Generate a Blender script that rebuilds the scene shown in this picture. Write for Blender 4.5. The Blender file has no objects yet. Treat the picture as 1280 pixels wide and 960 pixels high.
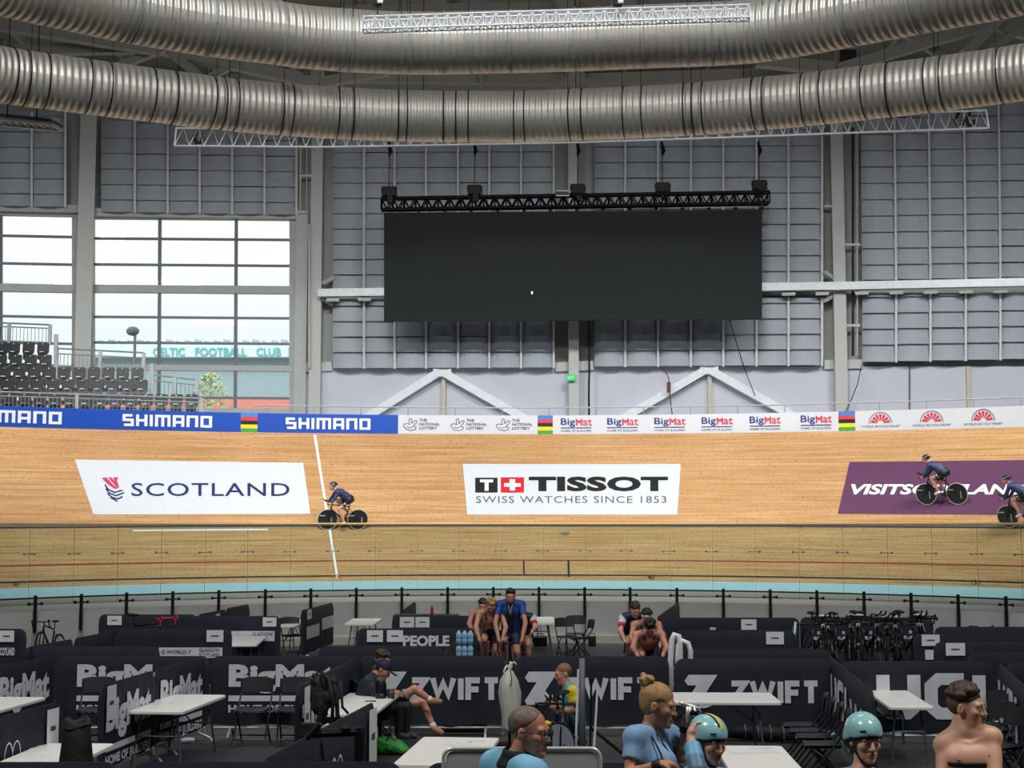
import bpy, math, random
import numpy as np
from mathutils import Vector, Matrix
random.seed(7)
S = bpy.context.scene
COL = S.collection
PI = math.pi
# ------------------------------------------------------------------ camera
F = 1935.0                      # focal length in pixels of the 1280x960 frame
HC = 3.2                        # eye height above the infield floor
PITCH = math.atan(175.0 / F)
cam = bpy.data.objects.new('camera', bpy.data.cameras.new('camera'))
COL.objects.link(cam)
cam.location = (0, 0, HC)
cam.rotation_euler = (PI / 2 + PITCH, 0, 0)
cam.data.sensor_width = 36.0
cam.data.lens = F / 1280 * 36.0
cam.data.clip_end = 600
S.camera = cam
# ------------------------------------------------------------------ view transform
S.view_settings.view_transform = 'Standard'
S.view_settings.look = 'None'
S.view_settings.gamma = 1
S.view_settings.use_curve_mapping = False
S.view_settings.exposure = -0.3
# ------------------------------------------------------------------ sky
W = bpy.data.worlds.new('sky'); S.world = W; W.use_nodes = True
nt = W.node_tree; bg = nt.nodes['Background']
tc = nt.nodes.new('ShaderNodeTexCoord'); sp = nt.nodes.new('ShaderNodeSeparateXYZ')
cr = nt.nodes.new('ShaderNodeValToRGB')
nt.links.new(tc.outputs['Generated'], sp.inputs[0]); nt.links.new(sp.outputs['Z'], cr.inputs[0])
cr.color_ramp.elements[0].position = 0.03; cr.color_ramp.elements[0].color = (.70, .86, .89, 1)
cr.color_ramp.elements[1].position = 0.16; cr.color_ramp.elements[1].color = (.98, 1, 1, 1)
nt.links.new(cr.outputs[0], bg.inputs[0]); bg.inputs[1].default_value = 1.3
# ------------------------------------------------------------------ hall lamps (high-bay fittings under the roof) and added duct fill
def lamp(name, loc, size, power, color=(1, .97, .92), target=None, spread=170):
    l = bpy.data.lights.new(name, 'AREA'); l.shape = 'RECTANGLE'; l.size, l.size_y = size
    l.energy = power; l.color = color; l.spread = math.radians(spread)
    o = bpy.data.objects.new(name, l); COL.objects.link(o); o.location = loc
    if target:
        o.rotation_euler = (Vector(target) - Vector(loc)).to_track_quat('-Z', 'Y').to_euler()
    return o
sun = bpy.data.objects.new('daylight', bpy.data.lights.new('daylight', 'SUN')); COL.objects.link(sun)   # soft daylight outside the windows
sun.data.energy = 2.6; sun.data.angle = .5; sun.rotation_euler = (math.radians(48), 0, math.radians(-12))
for x, y in ((-19, 38), (-10, 44), (0, 46), (10, 44), (19, 38)):      # over the track
    lamp('high_bay_lamp', (x, y, 18), (5, 1.2), 60 if x == -19 else 150, target=(x * 1.06, y + 4, 0), spread=150)
for x in (-18, -6, 6, 18):                                              # washing the end wall
    lamp('wall_wash_lamp', (x, 39, 17.6), (5, 1.5), 950 if x < -10 else 1150, (.97, .99, 1), target=(x * 1.05, 55.5, 0), spread=100)
for x in (-14, 0, 14):                                                  # over the infield, in front of the ducts
    lamp('infield_lamp', (x, 21, 18.2), (6, 1.6), 1000, (.93, .97, 1), target=(x, 31, 6), spread=170)
for x in (-9, 9):  # unseen fill lights, added to brighten the ducts from the camera side
    lamp('duct_fill_light', (x, 6, 18), (4, 2), 2300, (1, .97, .94))
# ------------------------------------------------------------------ projection helpers (camera at the origin, looking along +Y)
CP, SP = math.cos(PITCH), math.sin(PITCH)
CAMP = Vector((0, 0, HC))
def ray(px, py):
    a, b = (px - 640) / F, (480 - py) / F
    return Vector((a, CP - b * SP, SP + b * CP))
def PZ(px, py, z):
    d = ray(px, py); return CAMP + d * ((z - HC) / d.z)
def PY(px, py, Y):
    d = ray(px, py); return CAMP + d * (Y / d.y)
def proj(p):
    x, y, z = p[0], p[1], p[2] - HC
    zc = y * CP + z * SP
    return 640 + F * x / zc, 480 - F * (-y * SP + z * CP) / zc
# ------------------------------------------------------------------ materials
def lin(c):
    return tuple((x / 255 / 12.92 if x / 255 <= .04045 else ((x / 255 + .055) / 1.055) ** 2.4) for x in c)
MATS = {}
def mat(name, rgb, rough=.6, metal=0.0, var=.06, scale=6.0, bump=0.0, bscale=40.0, emit=0.0, coat=0.0, spec=None):
    if name in MATS: return MATS[name]
    m = bpy.data.materials.new(name); m.use_nodes = True; MATS[name] = m
    n = m.node_tree; b = n.nodes['Principled BSDF']; c = lin(rgb)
    b.inputs['Roughness'].default_value = rough; b.inputs['Metallic'].default_value = metal
    if spec is not None: b.inputs['Specular IOR Level'].default_value = spec
    if coat: b.inputs['Coat Weight'].default_value = coat
    t = n.nodes.new('ShaderNodeTexCoord')
    ns = n.nodes.new('ShaderNodeTexNoise'); ns.inputs['Scale'].default_value = scale; ns.inputs['Detail'].default_value = 4
    n.links.new(t.outputs['Object'], ns.inputs['Vector'])
    r = n.nodes.new('ShaderNodeValToRGB')
    r.color_ramp.elements[0].position = .3; r.color_ramp.elements[1].position = .7
    r.color_ramp.elements[0].color = tuple(x * (1 - var) for x in c) + (1,)
    r.color_ramp.elements[1].color = tuple(min(1, x * (1 + var)) for x in c) + (1,)
    n.links.new(ns.outputs['Fac'], r.inputs[0]); n.links.new(r.outputs[0], b.inputs['Base Color'])
    if bump:
        n2 = n.nodes.new('ShaderNodeTexNoise'); n2.inputs['Scale'].default_value = bscale
        n.links.new(t.outputs['Object'], n2.inputs['Vector'])
        bp = n.nodes.new('ShaderNodeBump'); bp.inputs['Strength'].default_value = bump; bp.inputs['Distance'].default_value = .02
        n.links.new(n2.outputs['Fac'], bp.inputs['Height']); n.links.new(bp.outputs[0], b.inputs['Normal'])
    if emit:
        b.inputs['Emission Color'].default_value = c + (1,); b.inputs['Emission Strength'].default_value = emit
    return m
def glass(name, tint, gloss=.06, rough=.02):
    if name in MATS: return MATS[name]
    m = bpy.data.materials.new(name); m.use_nodes = True; MATS[name] = m
    n = m.node_tree; n.nodes.clear()
    o = n.nodes.new('ShaderNodeOutputMaterial'); mx = n.nodes.new('ShaderNodeMixShader')
    t = n.nodes.new('ShaderNodeBsdfTransparent'); t.inputs[0].default_value = tint + (1,)
    g = n.nodes.new('ShaderNodeBsdfGlossy'); g.inputs['Roughness'].default_value = rough
    fr = n.nodes.new('ShaderNodeFresnel'); fr.inputs[0].default_value = 1.45
    mm = n.nodes.new('ShaderNodeMath'); mm.operation = 'MULTIPLY'; mm.inputs[1].default_value = gloss / .04
    n.links.new(fr.outputs[0], mm.inputs[0])
    n.links.new(mm.outputs[0], mx.inputs[0]); n.links.new(t.outputs[0], mx.inputs[1]); n.links.new(g.outputs[0], mx.inputs[2])
    n.links.new(mx.outputs[0], o.inputs[0])
    return m
# ------------------------------------------------------------------ mesh builder
Z = Vector((0, 0, 1))
class MB:
    def __init__(s): s.v = []; s.f = []; s.uv = None; s.mi = []; s.cur = 0
    def add(s, vs, fs, M=None):
        o = len(s.v)
        s.v += [tuple(M @ Vector(p)) if M is not None else tuple(p) for p in vs]
        s.f += [tuple(i + o for i in f) for f in fs]
        s.mi += [s.cur] * len(fs)
        return s
    def box(s, c, d, M=None):
        x, y, z = c; a, b, e = d[0] / 2, d[1] / 2, d[2] / 2
        vs = [(x + i * a, y + j * b, z + k * e) for k in (-1, 1) for j in (-1, 1) for i in (-1, 1)]
        return s.add(vs, [(0, 2, 3, 1), (4, 5, 7, 6), (0, 1, 5, 4), (2, 6, 7, 3), (0, 4, 6, 2), (1, 3, 7, 5)], M)
    def bar(s, a, b, w, h=None, up=None):
        a, b = Vector(a), Vector(b); d = b - a
        if d.length < 1e-6: return s
        h = w if h is None else h
        up = Vector(up) if up else (Z if abs(d.normalized().z) < .95 else Vector((0, 1, 0)))
        x = d.cross(up).normalized() * w / 2; y = x.cross(d).normalized() * h / 2
        vs = [p + i * x + j * y for p in (a, b) for i, j in ((-1, -1), (1, -1), (1, 1), (-1, 1))]
        return s.add(vs, [(0, 1, 2, 3), (7, 6, 5, 4), (0, 4, 5, 1), (1, 5, 6, 2), (2, 6, 7, 3), (3, 7, 4, 0)])
    def tube(s, pts, r, n=8, closed=False):
        pts = [Vector(p) for p in pts]; N = len(pts)
        rs = r if isinstance(r, (list, tuple)) else [r] * N
        vs = []; nx = None
        for i, p in enumerate(pts):
            if closed: t = pts[(i + 1) % N] - pts[i - 1]
            else: t = pts[min(i + 1, N - 1)] - pts[max(i - 1, 0)]
            t = t.normalized() if t.length > 1e-9 else Vector((0, 0, 1))
            if nx is None:
                nx = t.cross(Z if abs(t.z) < .9 else Vector((1, 0, 0))).normalized()
            else:
                nx = (nx - t * nx.dot(t)).normalized()
            ny = t.cross(nx)
            for k in range(n):
                a = 2 * PI * k / n
                vs.append(p + (nx * math.cos(a) + ny * math.sin(a)) * rs[i])
        fs = []
        for i in range(N if closed else N - 1):
            j = (i + 1) % N
            for k in range(n):
                l = (k + 1) % n
                fs.append((i * n + k, i * n + l, j * n + l, j * n + k))
        if not closed:
            fs.append(tuple(range(n - 1, -1, -1))); fs.append(tuple((N - 1) * n + k for k in range(n)))
        return s.add(vs, fs)
    def prism(s, poly, h, M=None):
        n = len(poly)
        vs = [(p[0], p[1], -h / 2) for p in poly] + [(p[0], p[1], h / 2) for p in poly]
        fs = [tuple(range(n - 1, -1, -1)), tuple(range(n, 2 * n))] + [(i, (i + 1) % n, n + (i + 1) % n, n + i) for i in range(n)]
        return s.add(vs, fs, M)
    def lathe(s, prof, n=24, M=None):
        vs = [(r * math.cos(2 * PI * k / n), r * math.sin(2 * PI * k / n), z) for r, z in prof for k in range(n)]
        fs = [(i * n + k, i * n + (k + 1) % n, (i + 1) * n + (k + 1) % n, (i + 1) * n + k) for i in range(len(prof) - 1) for k in range(n)]
        fs.append(tuple(range(n - 1, -1, -1))); fs.append(tuple((len(prof) - 1) * n + k for k in range(n)))
        return s.add(vs, fs, M)
    def grid(s, fn, nu, nv, uvfn=None):
        o = len(s.v)
        vs = []; 
        for j in range(nv + 1):
            for i in range(nu + 1):
                vs.append(fn(i / nu, j / nv))
                if uvfn:
                    if s.uv is None: s.uv = []
                    s.uv.append(uvfn(i / nu, j / nv))
        fs = [(j * (nu + 1) + i, j * (nu + 1) + i + 1, (j + 1) * (nu + 1) + i + 1, (j + 1) * (nu + 1) + i) for j in range(nv) for i in range(nu)]
        return s.add(vs, fs)
    def ell(s, c, r, n=12, M=None):
        vs = []; m = n // 2
        for j in range(1, m):
            t = PI * j / m
            for k in range(n):
                a = 2 * PI * k / n
                vs.append((c[0] + r[0] * math.sin(t) * math.cos(a), c[1] + r[1] * math.sin(t) * math.sin(a), c[2] + r[2] * math.cos(t)))
        top = len(vs); vs += [(c[0], c[1], c[2] + r[2]), (c[0], c[1], c[2] - r[2])]
        fs = [(j * n + k, (j + 1) * n + k, (j + 1) * n + (k + 1) % n, j * n + (k + 1) % n) for j in range(m - 2) for k in range(n)]
        fs += [(top, k, (k + 1) % n) for k in range(n)] + [(top + 1, (m - 2) * n + (k + 1) % n, (m - 2) * n + k) for k in range(n)]
        return s.add(vs, fs, M)
    def build(s, name, m, parent=None, smooth=False, bevel=0.0, loc=None):
        me = bpy.data.meshes.new(name); me.from_pydata(s.v, [], s.f); 
        ms = m if isinstance(m, (list, tuple)) else [m]
        for q in ms: me.materials.append(q)
        if len(ms) > 1: me.polygons.foreach_set('material_index', s.mi)
        if s.uv:
            ul = me.uv_layers.new(name='uv')
            for lp in me.loops: ul.data[lp.index].uv = s.uv[lp.vertex_index]
        if smooth: me.polygons.foreach_set('use_smooth', [True] * len(me.polygons))
        me.update()
        o = bpy.data.objects.new(name, me); COL.objects.link(o)
        if parent is not None: o.parent = parent
        if loc is not None: o.location = loc
        if bevel:
            b = o.modifiers.new('edge', 'BEVEL'); b.width = bevel; b.segments = 2; b.limit_method = 'ANGLE'
        return o
def tag(o, label, cat, group=None, kind=None):
    o['label'] = label; o['category'] = cat
    if group: o['group'] = group
    if kind: o['kind'] = kind
    return o
def thing(name, label, cat, loc=(0, 0, 0), rz=0.0, group=None):
    o = bpy.data.objects.new(name, None); COL.objects.link(o); o.empty_display_size = .1
    o.location = loc; o.rotation_euler = (0, 0, rz)
    return tag(o, label, cat, group)
def struct(o, label=None, cat='structure'):
    o['kind'] = 'structure'; o['category'] = cat
    if label: o['label'] = label
    return o
def dup(o, parent=None):
    c = o.copy(); COL.objects.link(c)
    if parent is not None: c.parent = parent
    for k in list(o.children): dup(k, c)
    return c
def place(o, loc, rz, label, group=None):
    o.location = loc; o.rotation_euler = (0, 0, rz); o['label'] = label
    if group: o['group'] = group
    return o
# ------------------------------------------------------------------ lettering
GL = {}
def glyphs(text, bold=0.0, shear=0.0, space=1.0):
    k = (text, bold, shear, space)
    if k not in GL:
        cu = bpy.data.curves.new('lettering', 'FONT'); cu.body = text; cu.offset = bold; cu.shear = shear
        cu.space_character = space; cu.resolution_u = 3; cu.fill_mode = 'FRONT'
        o = bpy.data.objects.new('lettering', cu); COL.objects.link(o)
        dg = bpy.context.evaluated_depsgraph_get(); me = bpy.data.meshes.new_from_object(o.evaluated_get(dg))
        a = np.array([v.co[:2] for v in me.vertices]); fs = [tuple(p.vertices) for p in me.polygons]
        lo, hi = a.min(0), a.max(0); a = (a - lo) / (hi - lo)
        GL[k] = (a, fs, (hi - lo)[0] / (hi - lo)[1])
        bpy.data.objects.remove(o); bpy.data.curves.remove(cu); bpy.data.meshes.remove(me)
    return GL[k]
def letters(mb, text, fn, rect, bold=.012, shear=0.0, space=1.0):
    """put text into rect (u0,v0,u1,v1) of a surface fn(u,v) -> point"""
    a, fs, _ = glyphs(text, bold, shear, space); u0, v0, u1, v1 = rect
    mb.add([fn(u0 + (u1 - u0) * p[0], v0 + (v1 - v0) * p[1]) for p in a], fs); return mb
def stroke2d(pl, w, closed=False):
    """a polyline of constant width with mitred corners -> verts, quads"""
    P = [Vector((p[0], p[1])) for p in pl]; n = len(P); L = []; R = []
    for i in range(n):
        a = P[i - 1] if (i > 0 or closed) else None; b = P[(i + 1) % n] if (i < n - 1 or closed) else None
        d1 = (P[i] - a).normalized() if a is not None else None; d2 = (b - P[i]).normalized() if b is not None else None
        d1 = d2 if d1 is None else d1; d2 = d1 if d2 is None else d2
        n1, n2 = Vector((-d1.y, d1.x)), Vector((-d2.y, d2.x)); m = n1 + n2
        m = m.normalized() if m.length > 1e-6 else n1
        k = w / 2 / max(.35, m.dot(n1)); L.append(P[i] + m * k); R.append(P[i] - m * k)
    vs = [tuple(p) for q in zip(L, R) for p in q]
    fs = [(2 * i, 2 * i + 1, 2 * ((i + 1) % n) + 1, 2 * ((i + 1) % n)) for i in range(n if closed else n - 1)]
    return vs, fs
BLOCK = {  # block capitals drawn with a broad pen: (advance width, [(points, closed)])
 'S': (.74, [([(.74, 1), (0, 1), (0, .52), (.74, .52), (.74, 0), (0, 0)], 0)]),
 'H': (.74, [([(0, 1.11), (0, -.11)], 0), ([(.74, 1.11), (.74, -.11)], 0), ([(0, .5), (.74, .5)], 0)]),
 'I': (.0, [([(0, 1.11), (0, -.11)], 0)]),
 'M': (1.1, [([(0, -.11), (0, 1), (1.1, 1), (1.1, -.11)], 0), ([(.55, 1), (.55, -.11)], 0)]),
 'A': (.76, [([(0, -.11), (0, 1), (.76, 1), (.76, -.11)], 0), ([(0, .38), (.76, .38)], 0)]),
 'N': (.76, [([(0, -.11), (0, 1), (.76, 1), (.76, -.11)], 0)]),
 'O': (.76, [([(0, 0), (0, 1), (.76, 1), (.76, 0)], 1)]),
 'Z': (.8, [([(0, 1), (.8, 1), (.05, 0), (.85, 0)], 0)]),
 'W': (1.25, [([(0, 1.12), (.3, 0), (.625, 1.0), (.95, 0), (1.25, 1.12)], 0)]),
 'F': (.6, [([(0, -.12), (0, 1), (.7, 1)], 0), ([(0, .48), (.62, .48)], 0)]),
 'T': (.7, [([(-.05, 1), (.75, 1)], 0), ([(.35, 1), (.35, -.12)], 0)]),
 'U': (.8, [([(0, 1.12), (0, .18), (.18, 0), (.62, 0), (.8, .18), (.8, 1.12)], 0)]),
 'C': (.8, [([(.85, 1), (.2, 1), (0, .8), (0, .2), (.2, 0), (.85, 0)], 0)]),
}
def block(mb, text, fn, rect, w=.24, gap=.16):
    x = w / 2; out = []
    for ch in text:
        adv, pl = BLOCK[ch]
        for p, c in pl:
            vs, fs = stroke2d([(x + q[0], q[1]) for q in p], w, c); out.append((vs, fs))
        x += adv + w + gap
    X = x - gap - w / 2; y0, y1 = -w / 2, 1 + w / 2; u0, v0, u1, v1 = rect
    for i_, (vs, fs) in enumerate(out):
        mb.add([Vector(fn(u0 + (u1 - u0) * p[0] / X, v0 + (v1 - v0) * (min(y1, max(y0, p[1])) - y0) / (y1 - y0))) + Vector((0, -.002 * (i_ % 5), 0)) for p in vs], fs)
    return mb
def strokes(mb, pls, fn, w, closed=False):
    for p in pls:
        vs, fs = stroke2d(p, w, closed); mb.add([fn(*q) for q in vs], fs)
    return mb
ORD = ['first', 'second', 'third', 'fourth', 'fifth', 'sixth', 'seventh', 'eighth', 'ninth', 'tenth', 'eleventh', 'twelfth', 'thirteenth', 'fourteenth', 'fifteenth', 'sixteenth', 'seventeenth', 'eighteenth', 'nineteenth', 'twentieth']
# ------------------------------------------------------------------ palette
M_WOOD = None
M_white = mat('white paint', (232, 236, 238), .5)
M_navy = mat('navy print', (34, 38, 92), .5)
M_red = mat('red print', (200, 24, 40), .5)
M_gray0 = mat('grey smudge', (110, 110, 108), .6); M_black = mat('black print', (22, 22, 24), .5)
M_steel = mat('painted steel', (190, 190, 184), .5, var=.03)
M_steel2 = mat('roof steel', (150, 148, 140), .6, var=.05)
M_galv = mat('galvanised steel', (178, 182, 182), .45, .5, var=.08)
M_alu = mat('bright aluminium', (212, 215, 217), .35, .5)
M_dark = mat('black steel', (15, 16, 18), .45, .3)
M_rubber = mat('black rubber', (14, 14, 15), .7)
# ------------------------------------------------------------------ track (banked turn on a 18.7 m inner radius)
TY, TR = 30.2, 18.7
BAND = math.radians(15); 
def trk(phi, q, up=0.0):
    """q = metres outward (plan) from the top of the blue band; up = metres along the surface normal"""
    drop = .12 * (phi / .725) ** 2
    if q >= 0:
        z = 1.441 + q * (4.889 - drop) / 5.2; n = (4.889 / 7.14, 5.2 / 7.14)
    else:
        z = 1.441 + q * .268; n = (.26, .966)
    r = TR + q
    return Vector(((r - up * n[0]) * math.sin(phi), TY + (r - up * n[0]) * math.cos(phi), z + up * n[1]))
def trk_px(px, py):
    """the point (phi, q) of the track seen at a pixel"""
    phi, q = math.atan2((px - 640) / F * 50, 19), 2.5
    for _ in range(14):
        lo, hi = -1.2, 1.2
        for _ in range(34):
            m = (lo + hi) / 2
            if proj(trk(m, q))[0] < px: lo = m
            else: hi = m
        phi = (lo + hi) / 2; lo, hi = -1.0, 5.4
        for _ in range(34):
            m = (lo + hi) / 2
            if proj(trk(phi, m))[1] > py: lo = m
            else: hi = m
        q = (lo + hi) / 2
    return phi, q
def wood_material():
    m = bpy.data.materials.new('track pine'); m.use_nodes = True; n = m.node_tree; b = n.nodes['Principled BSDF']
    b.inputs['Roughness'].default_value = .42
    uv = n.nodes.new('ShaderNodeUVMap'); uv.uv_map = 'uv'
    def noise(sx, sy, sc, det=3):
        mp = n.nodes.new('ShaderNodeMapping'); mp.inputs['Scale'].default_value = (sx, sy, 1)
        n.links.new(uv.outputs[0], mp.inputs[0]); t = n.nodes.new('ShaderNodeTexNoise')
        t.inputs['Scale'].default_value = sc; t.inputs['Detail'].default_value = det
        n.links.new(mp.outputs[0], t.inputs['Vector']); return t.outputs['Fac']
    def ramp(f, p0, c0, p1, c1):
        r = n.nodes.new('ShaderNodeValToRGB'); e = r.color_ramp.elements
        e[0].position, e[1].position = p0, p1; e[0].color, e[1].color = c0 + (1,), c1 + (1,)
        n.links.new(f, r.inputs[0]); return r.outputs[0]
    def mul(a, b_, k=1.0):
        x = n.nodes.new('ShaderNodeMix'); x.data_type = 'RGBA'; x.blend_type = 'MULTIPLY'; x.inputs[0].default_value = k
        n.links.new(a, x.inputs[6]); n.links.new(b_, x.inputs[7]); return x.outputs[2]
    base = ramp(noise(.55, 9, 1.0, 4), .3, lin((190, 142, 93)), .72, lin((213, 173, 125)))
    streak = ramp(noise(.16, 30, 1.0, 2), .34, (.62, .56, .48), .56, (1, 1, 1))
    knots = ramp(noise(7.5, 30, 1.3, 2), .335, (.2, .13, .08), .385, (1, 1, 1))
    broad = ramp(noise(.05, .5, 1.0, 2), .35, (.9, .87, .82), .65, (1, 1, 1))
    c = mul(mul(mul(base, streak, .8), knots, .85), broad)
    n.links.new(c, b.inputs['Base Color'])
    return m
M_WOOD = wood_material()
M_blueband = mat('pale blue track paint', (164, 200, 213), .45, var=.03, scale=2)
M_apron = mat('grey apron paint', (140, 141, 138), .6)
PHM = 1.15
def strip(q0, q1, up, nq=1, p0=-PHM, p1=PHM, n=140):
    mb = MB(); mb.grid(lambda u, v: trk(p0 + (p1 - p0) * u, q0 + (q1 - q0) * v, up), n, nq,
                       lambda u, v: ((p0 + (p1 - p0) * u) * 21, (q0 + (q1 - q0) * v) * 1.37)); return mb
struct(strip(0, 5.2, 0, 16).build('floor_track', M_WOOD, smooth=True), 'banked pale timber cycling track curving across the hall', 'track')
struct(strip(-.9, 0, 0, 2).build('floor_blue_band', M_blueband, smooth=True), 'pale blue band along the foot of the timber track', 'track')
for nm, q0, q1, m, lb in (('trim_black_line', .146, .19, M_black, 'black measuring line just above the blue band'),
                          ('trim_red_line', .63, .67, mat('red line paint', (150, 40, 40), .5), 'red sprinters line low on the track'),
                          ('trim_dark_line', 1.78, 1.85, mat('dark blue line paint', (62, 62, 84), .5), 'dark stayers line a third of the way up the track')):
    struct(strip(q0, q1, .004).build(nm, m), lb, 'track line')
# the white start line and the short marks
def line_px(nm, a, b, w, m, lb):
    (f0, q0), (f1, q1) = trk_px(*a), trk_px(*b); mb = MB()
    mb.grid(lambda u, v: trk(f0 + (f1 - f0) * v + (u - .5) * w / 19, q0 + (q1 - q0) * v, .006), 1, 24)
    struct(mb.build(nm, m), lb, 'track line')
line_px('trim_white_line', (422, 724), (393.5, 544), .07, M_white, 'thin white line running up the bank left of the middle')
line_px('trim_short_line', (655, 719), (654.7, 701), .05, M_black, 'short black tick at the middle of the track foot')
line_px('trim_short_line', (711, 721.5), (710.6, 701), .07, M_black, 'thicker black tick right of the middle of the track foot')
mb = MB(); (f0, q0), (f1, q1) = trk_px(166, 663.5), trk_px(335, 662)
mb.grid(lambda u, v: trk(f0 + (f1 - f0) * u, q0 + (q1 - q0) * u + (v - .5) * .045, .008), 30, 1)
struct(mb.build('trim_white_dash', M_white), 'thin white dash on the boards below the left sign', 'track line')
def pxs(up=.012):
    def fn(px, py):
        f, q = trk_px(px, py); return trk(f, q, up)
    return fn
for t, x, y, m in (('50', 424, 722, M_red), ('40', 814, 723, M_black), ('130', 1220, 729, M_black), ('60', 20, 731, M_black)):
    mb = MB(); letters(mb, t, pxs(.008), (x - 4 * len(t) / 2, y + 2, x + 4 * len(t) / 2, y - 4), .01)
    struct(mb.build('trim_distance_mark', m), 'painted %s at the foot of the track' % t, 'track mark')
mb = MB(); mb.add([pxs(.007)(*q) for q in ((697, 664.5), (701, 668.5), (707, 669.5), (712.5, 668), (712.5, 665.5), (706, 665), (701, 666.5))], [tuple(range(7))]); struct(mb.build('trim_grey_mark', M_gray0), 'small grey smudge mark low on the track, right of the middle', 'track mark')
# apron and retaining wall down to the sunken infield
WY, WR = 27.15, 15.25
def wallpt(phi, z, dr=0.0): return Vector(((WR + dr) * math.sin(phi), WY + (WR + dr) * math.cos(phi), z))
def wall_phi(px, z=1.437, R=None, D=None):
    lo, hi = -1.3, 1.3; R = R or WR; D = D or WY
    for _ in range(40):
        m = (lo + hi) / 2
        if proj((R * math.sin(m), D + R * math.cos(m), z))[0] < px: lo = m
        else: hi = m
    return (lo + hi) / 2
mb = MB()
def apron(u, v):
    ph = -1.3 + 2.6 * u; a = wallpt(ph * .93, 1.12, .0); b = trk(ph * .885, -.9); return a.lerp(b, v)
mb.grid(apron, 80, 4)
struct(mb.build('floor_apron', M_apron), 'grey flat apron between the blue band and the infield wall', 'floor')
def board_wall_material():
    m = mat('grey wall boards', (206, 206, 203), .27, 0, var=.05, scale=1.5)
    n = m.node_tree; b = n.nodes['Principled BSDF']; t = n.nodes.new('ShaderNodeTexCoord'); w = n.nodes.new('ShaderNodeTexWave')
    w.wave_type = 'BANDS'; w.bands_direction = 'Z'; w.wave_profile = 'SAW'; w.inputs['Scale'].default_value = 1.05
    w.inputs['Distortion'].default_value = .12; n.links.new(t.outputs['Object'], w.inputs['Vector'])
    bp = n.nodes.new('ShaderNodeBump'); bp.inputs['Strength'].default_value = .9; bp.inputs['Distance'].default_value = .05
    n.links.new(w.outputs['Fac'], bp.inputs['Height']); n.links.new(bp.outputs[0], b.inputs['Normal'])
    return m
mb = MB(); mb.grid(lambda u, v: wallpt(-1.3 + 2.6 * u, v * 1.12), 110, 1)
struct(mb.build('wall_infield', board_wall_material(), smooth=True), 'grey boarded retaining wall between sunken infield and track', 'wall')
mb = MB(); mb.grid(lambda u, v: wallpt(-1.3 + 2.6 * u, v * .2, -.05), 110, 1); mb.grid(lambda u, v: wallpt(-1.3 + 2.6 * u, .2, -.05 * (1 - v)), 110, 1)
struct(mb.build('baseboard_infield', mat('pale kick board', (176, 170, 152), .6)), 'pale kick board along the foot of the infield wall', 'baseboard')
struct(MB().box((0, 10, -.1), (70, 90, .2)).build('floor', mat('dark infield floor', (60, 61, 63), .55, var=.12, scale=.8, bump=.05)), 'dark grey infield floor', 'floor')
# ------------------------------------------------------------------ black post fence on the retaining wall
fence = thing('post_fence', 'low fence of black posts and black rail along the infield wall', 'fence', (0, 0, 0))
MB().tube([wallpt(-1.25 + 2.5 * i / 120, 1.437, -.06) for i in range(121)], .022, 6).build('top_rail', M_dark, fence)
POST_PX = [-15, 42.7, 100.4, 157, 215, 272.7, 331, 388, 445, 502, 559.5, 616.7, 673.8, 731, 788, 846.6, 904.7, 963.5, 1022, 1081, 1140, 1199, 1259, 1318]
M_pane = glass('clear fence glass', (.93, .95, .94), .05)
for px in POST_PX:
    ph = wall_phi(px); p = wallpt(ph, 0, -.06); e = MB()
    e.bar(p + Z * .62, p + Z * 1.5, .075, .05); po = e.build('post', M_dark, fence)
    t = Vector((math.cos(ph), -math.sin(ph), 0)); c = MB()
    c.tube([p + Z * 1.30 - t * .2, p + Z * 1.30 + t * .2], .018, 6); c.box(p + Z * 1.3 - t * .17, (.06, .06, .07)); c.box(p + Z * 1.3 + t * .17, (.06, .06, .07))
    c.build('clamp', M_dark, po)
    l = MB(); l.tube([p - t * .05 + Z * .05, p - t * .05 + Z * .62], .018, 6); l.tube([p + t * .05 + Z * .05, p + t * .05 + Z * .62], .018, 6); l.build('strut', M_galv, po)
# ------------------------------------------------------------------ tall glass screen with gold rail in front of the track
GY, GR = 27.8, 16.8
def gpt(phi, z, dr=0.0): return Vector(((GR + dr) * math.sin(phi), GY + (GR + dr) * math.cos(phi), z))
gs = thing('glass_screen', 'tall frameless glass screen with thin gold top rail before the track', 'glass screen')
M_gold = mat('gold rail', (226, 184, 112), .45)
mb = MB(); mb.tube([gpt(-1.25 + 2.5 * i / 120, 3.2) for i in range(121)], .038, 6); mb.build('top_rail', M_gold, gs)
JP = [36, 91.7, 146.5, 201, 255.6, 309, 362, 415.5, 468, 520.7, 573, 625.6, 678, 730.6, 783, 836, 889.6, 943, 998, 1053, 1108.6, 1164, 1221, 1276]
JP = [-76, -20] + JP + [1333, 1390]
JPH = [wall_phi(p, 2.44, GR, GY) for p in JP]
M_tint = glass('green tinted glass', (.62, .75, .71), .05)
M_edge = mat('glass edge', (120, 112, 84), .4)
for i in range(len(JPH) - 1):
    a, b = JPH[i] + .0006, JPH[i + 1] - .0006; mb = MB()
    mb.grid(lambda u, v: gpt(a + (b - a) * u, 1.13 + 2.06 * v), 3, 1)
    pn = mb.build('glass_pane', M_tint, gs)
    e = MB(); e.bar(gpt(a, 1.13), gpt(a, 3.19), .012, .012); e.build('pane_edge', M_edge, pn)
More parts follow.
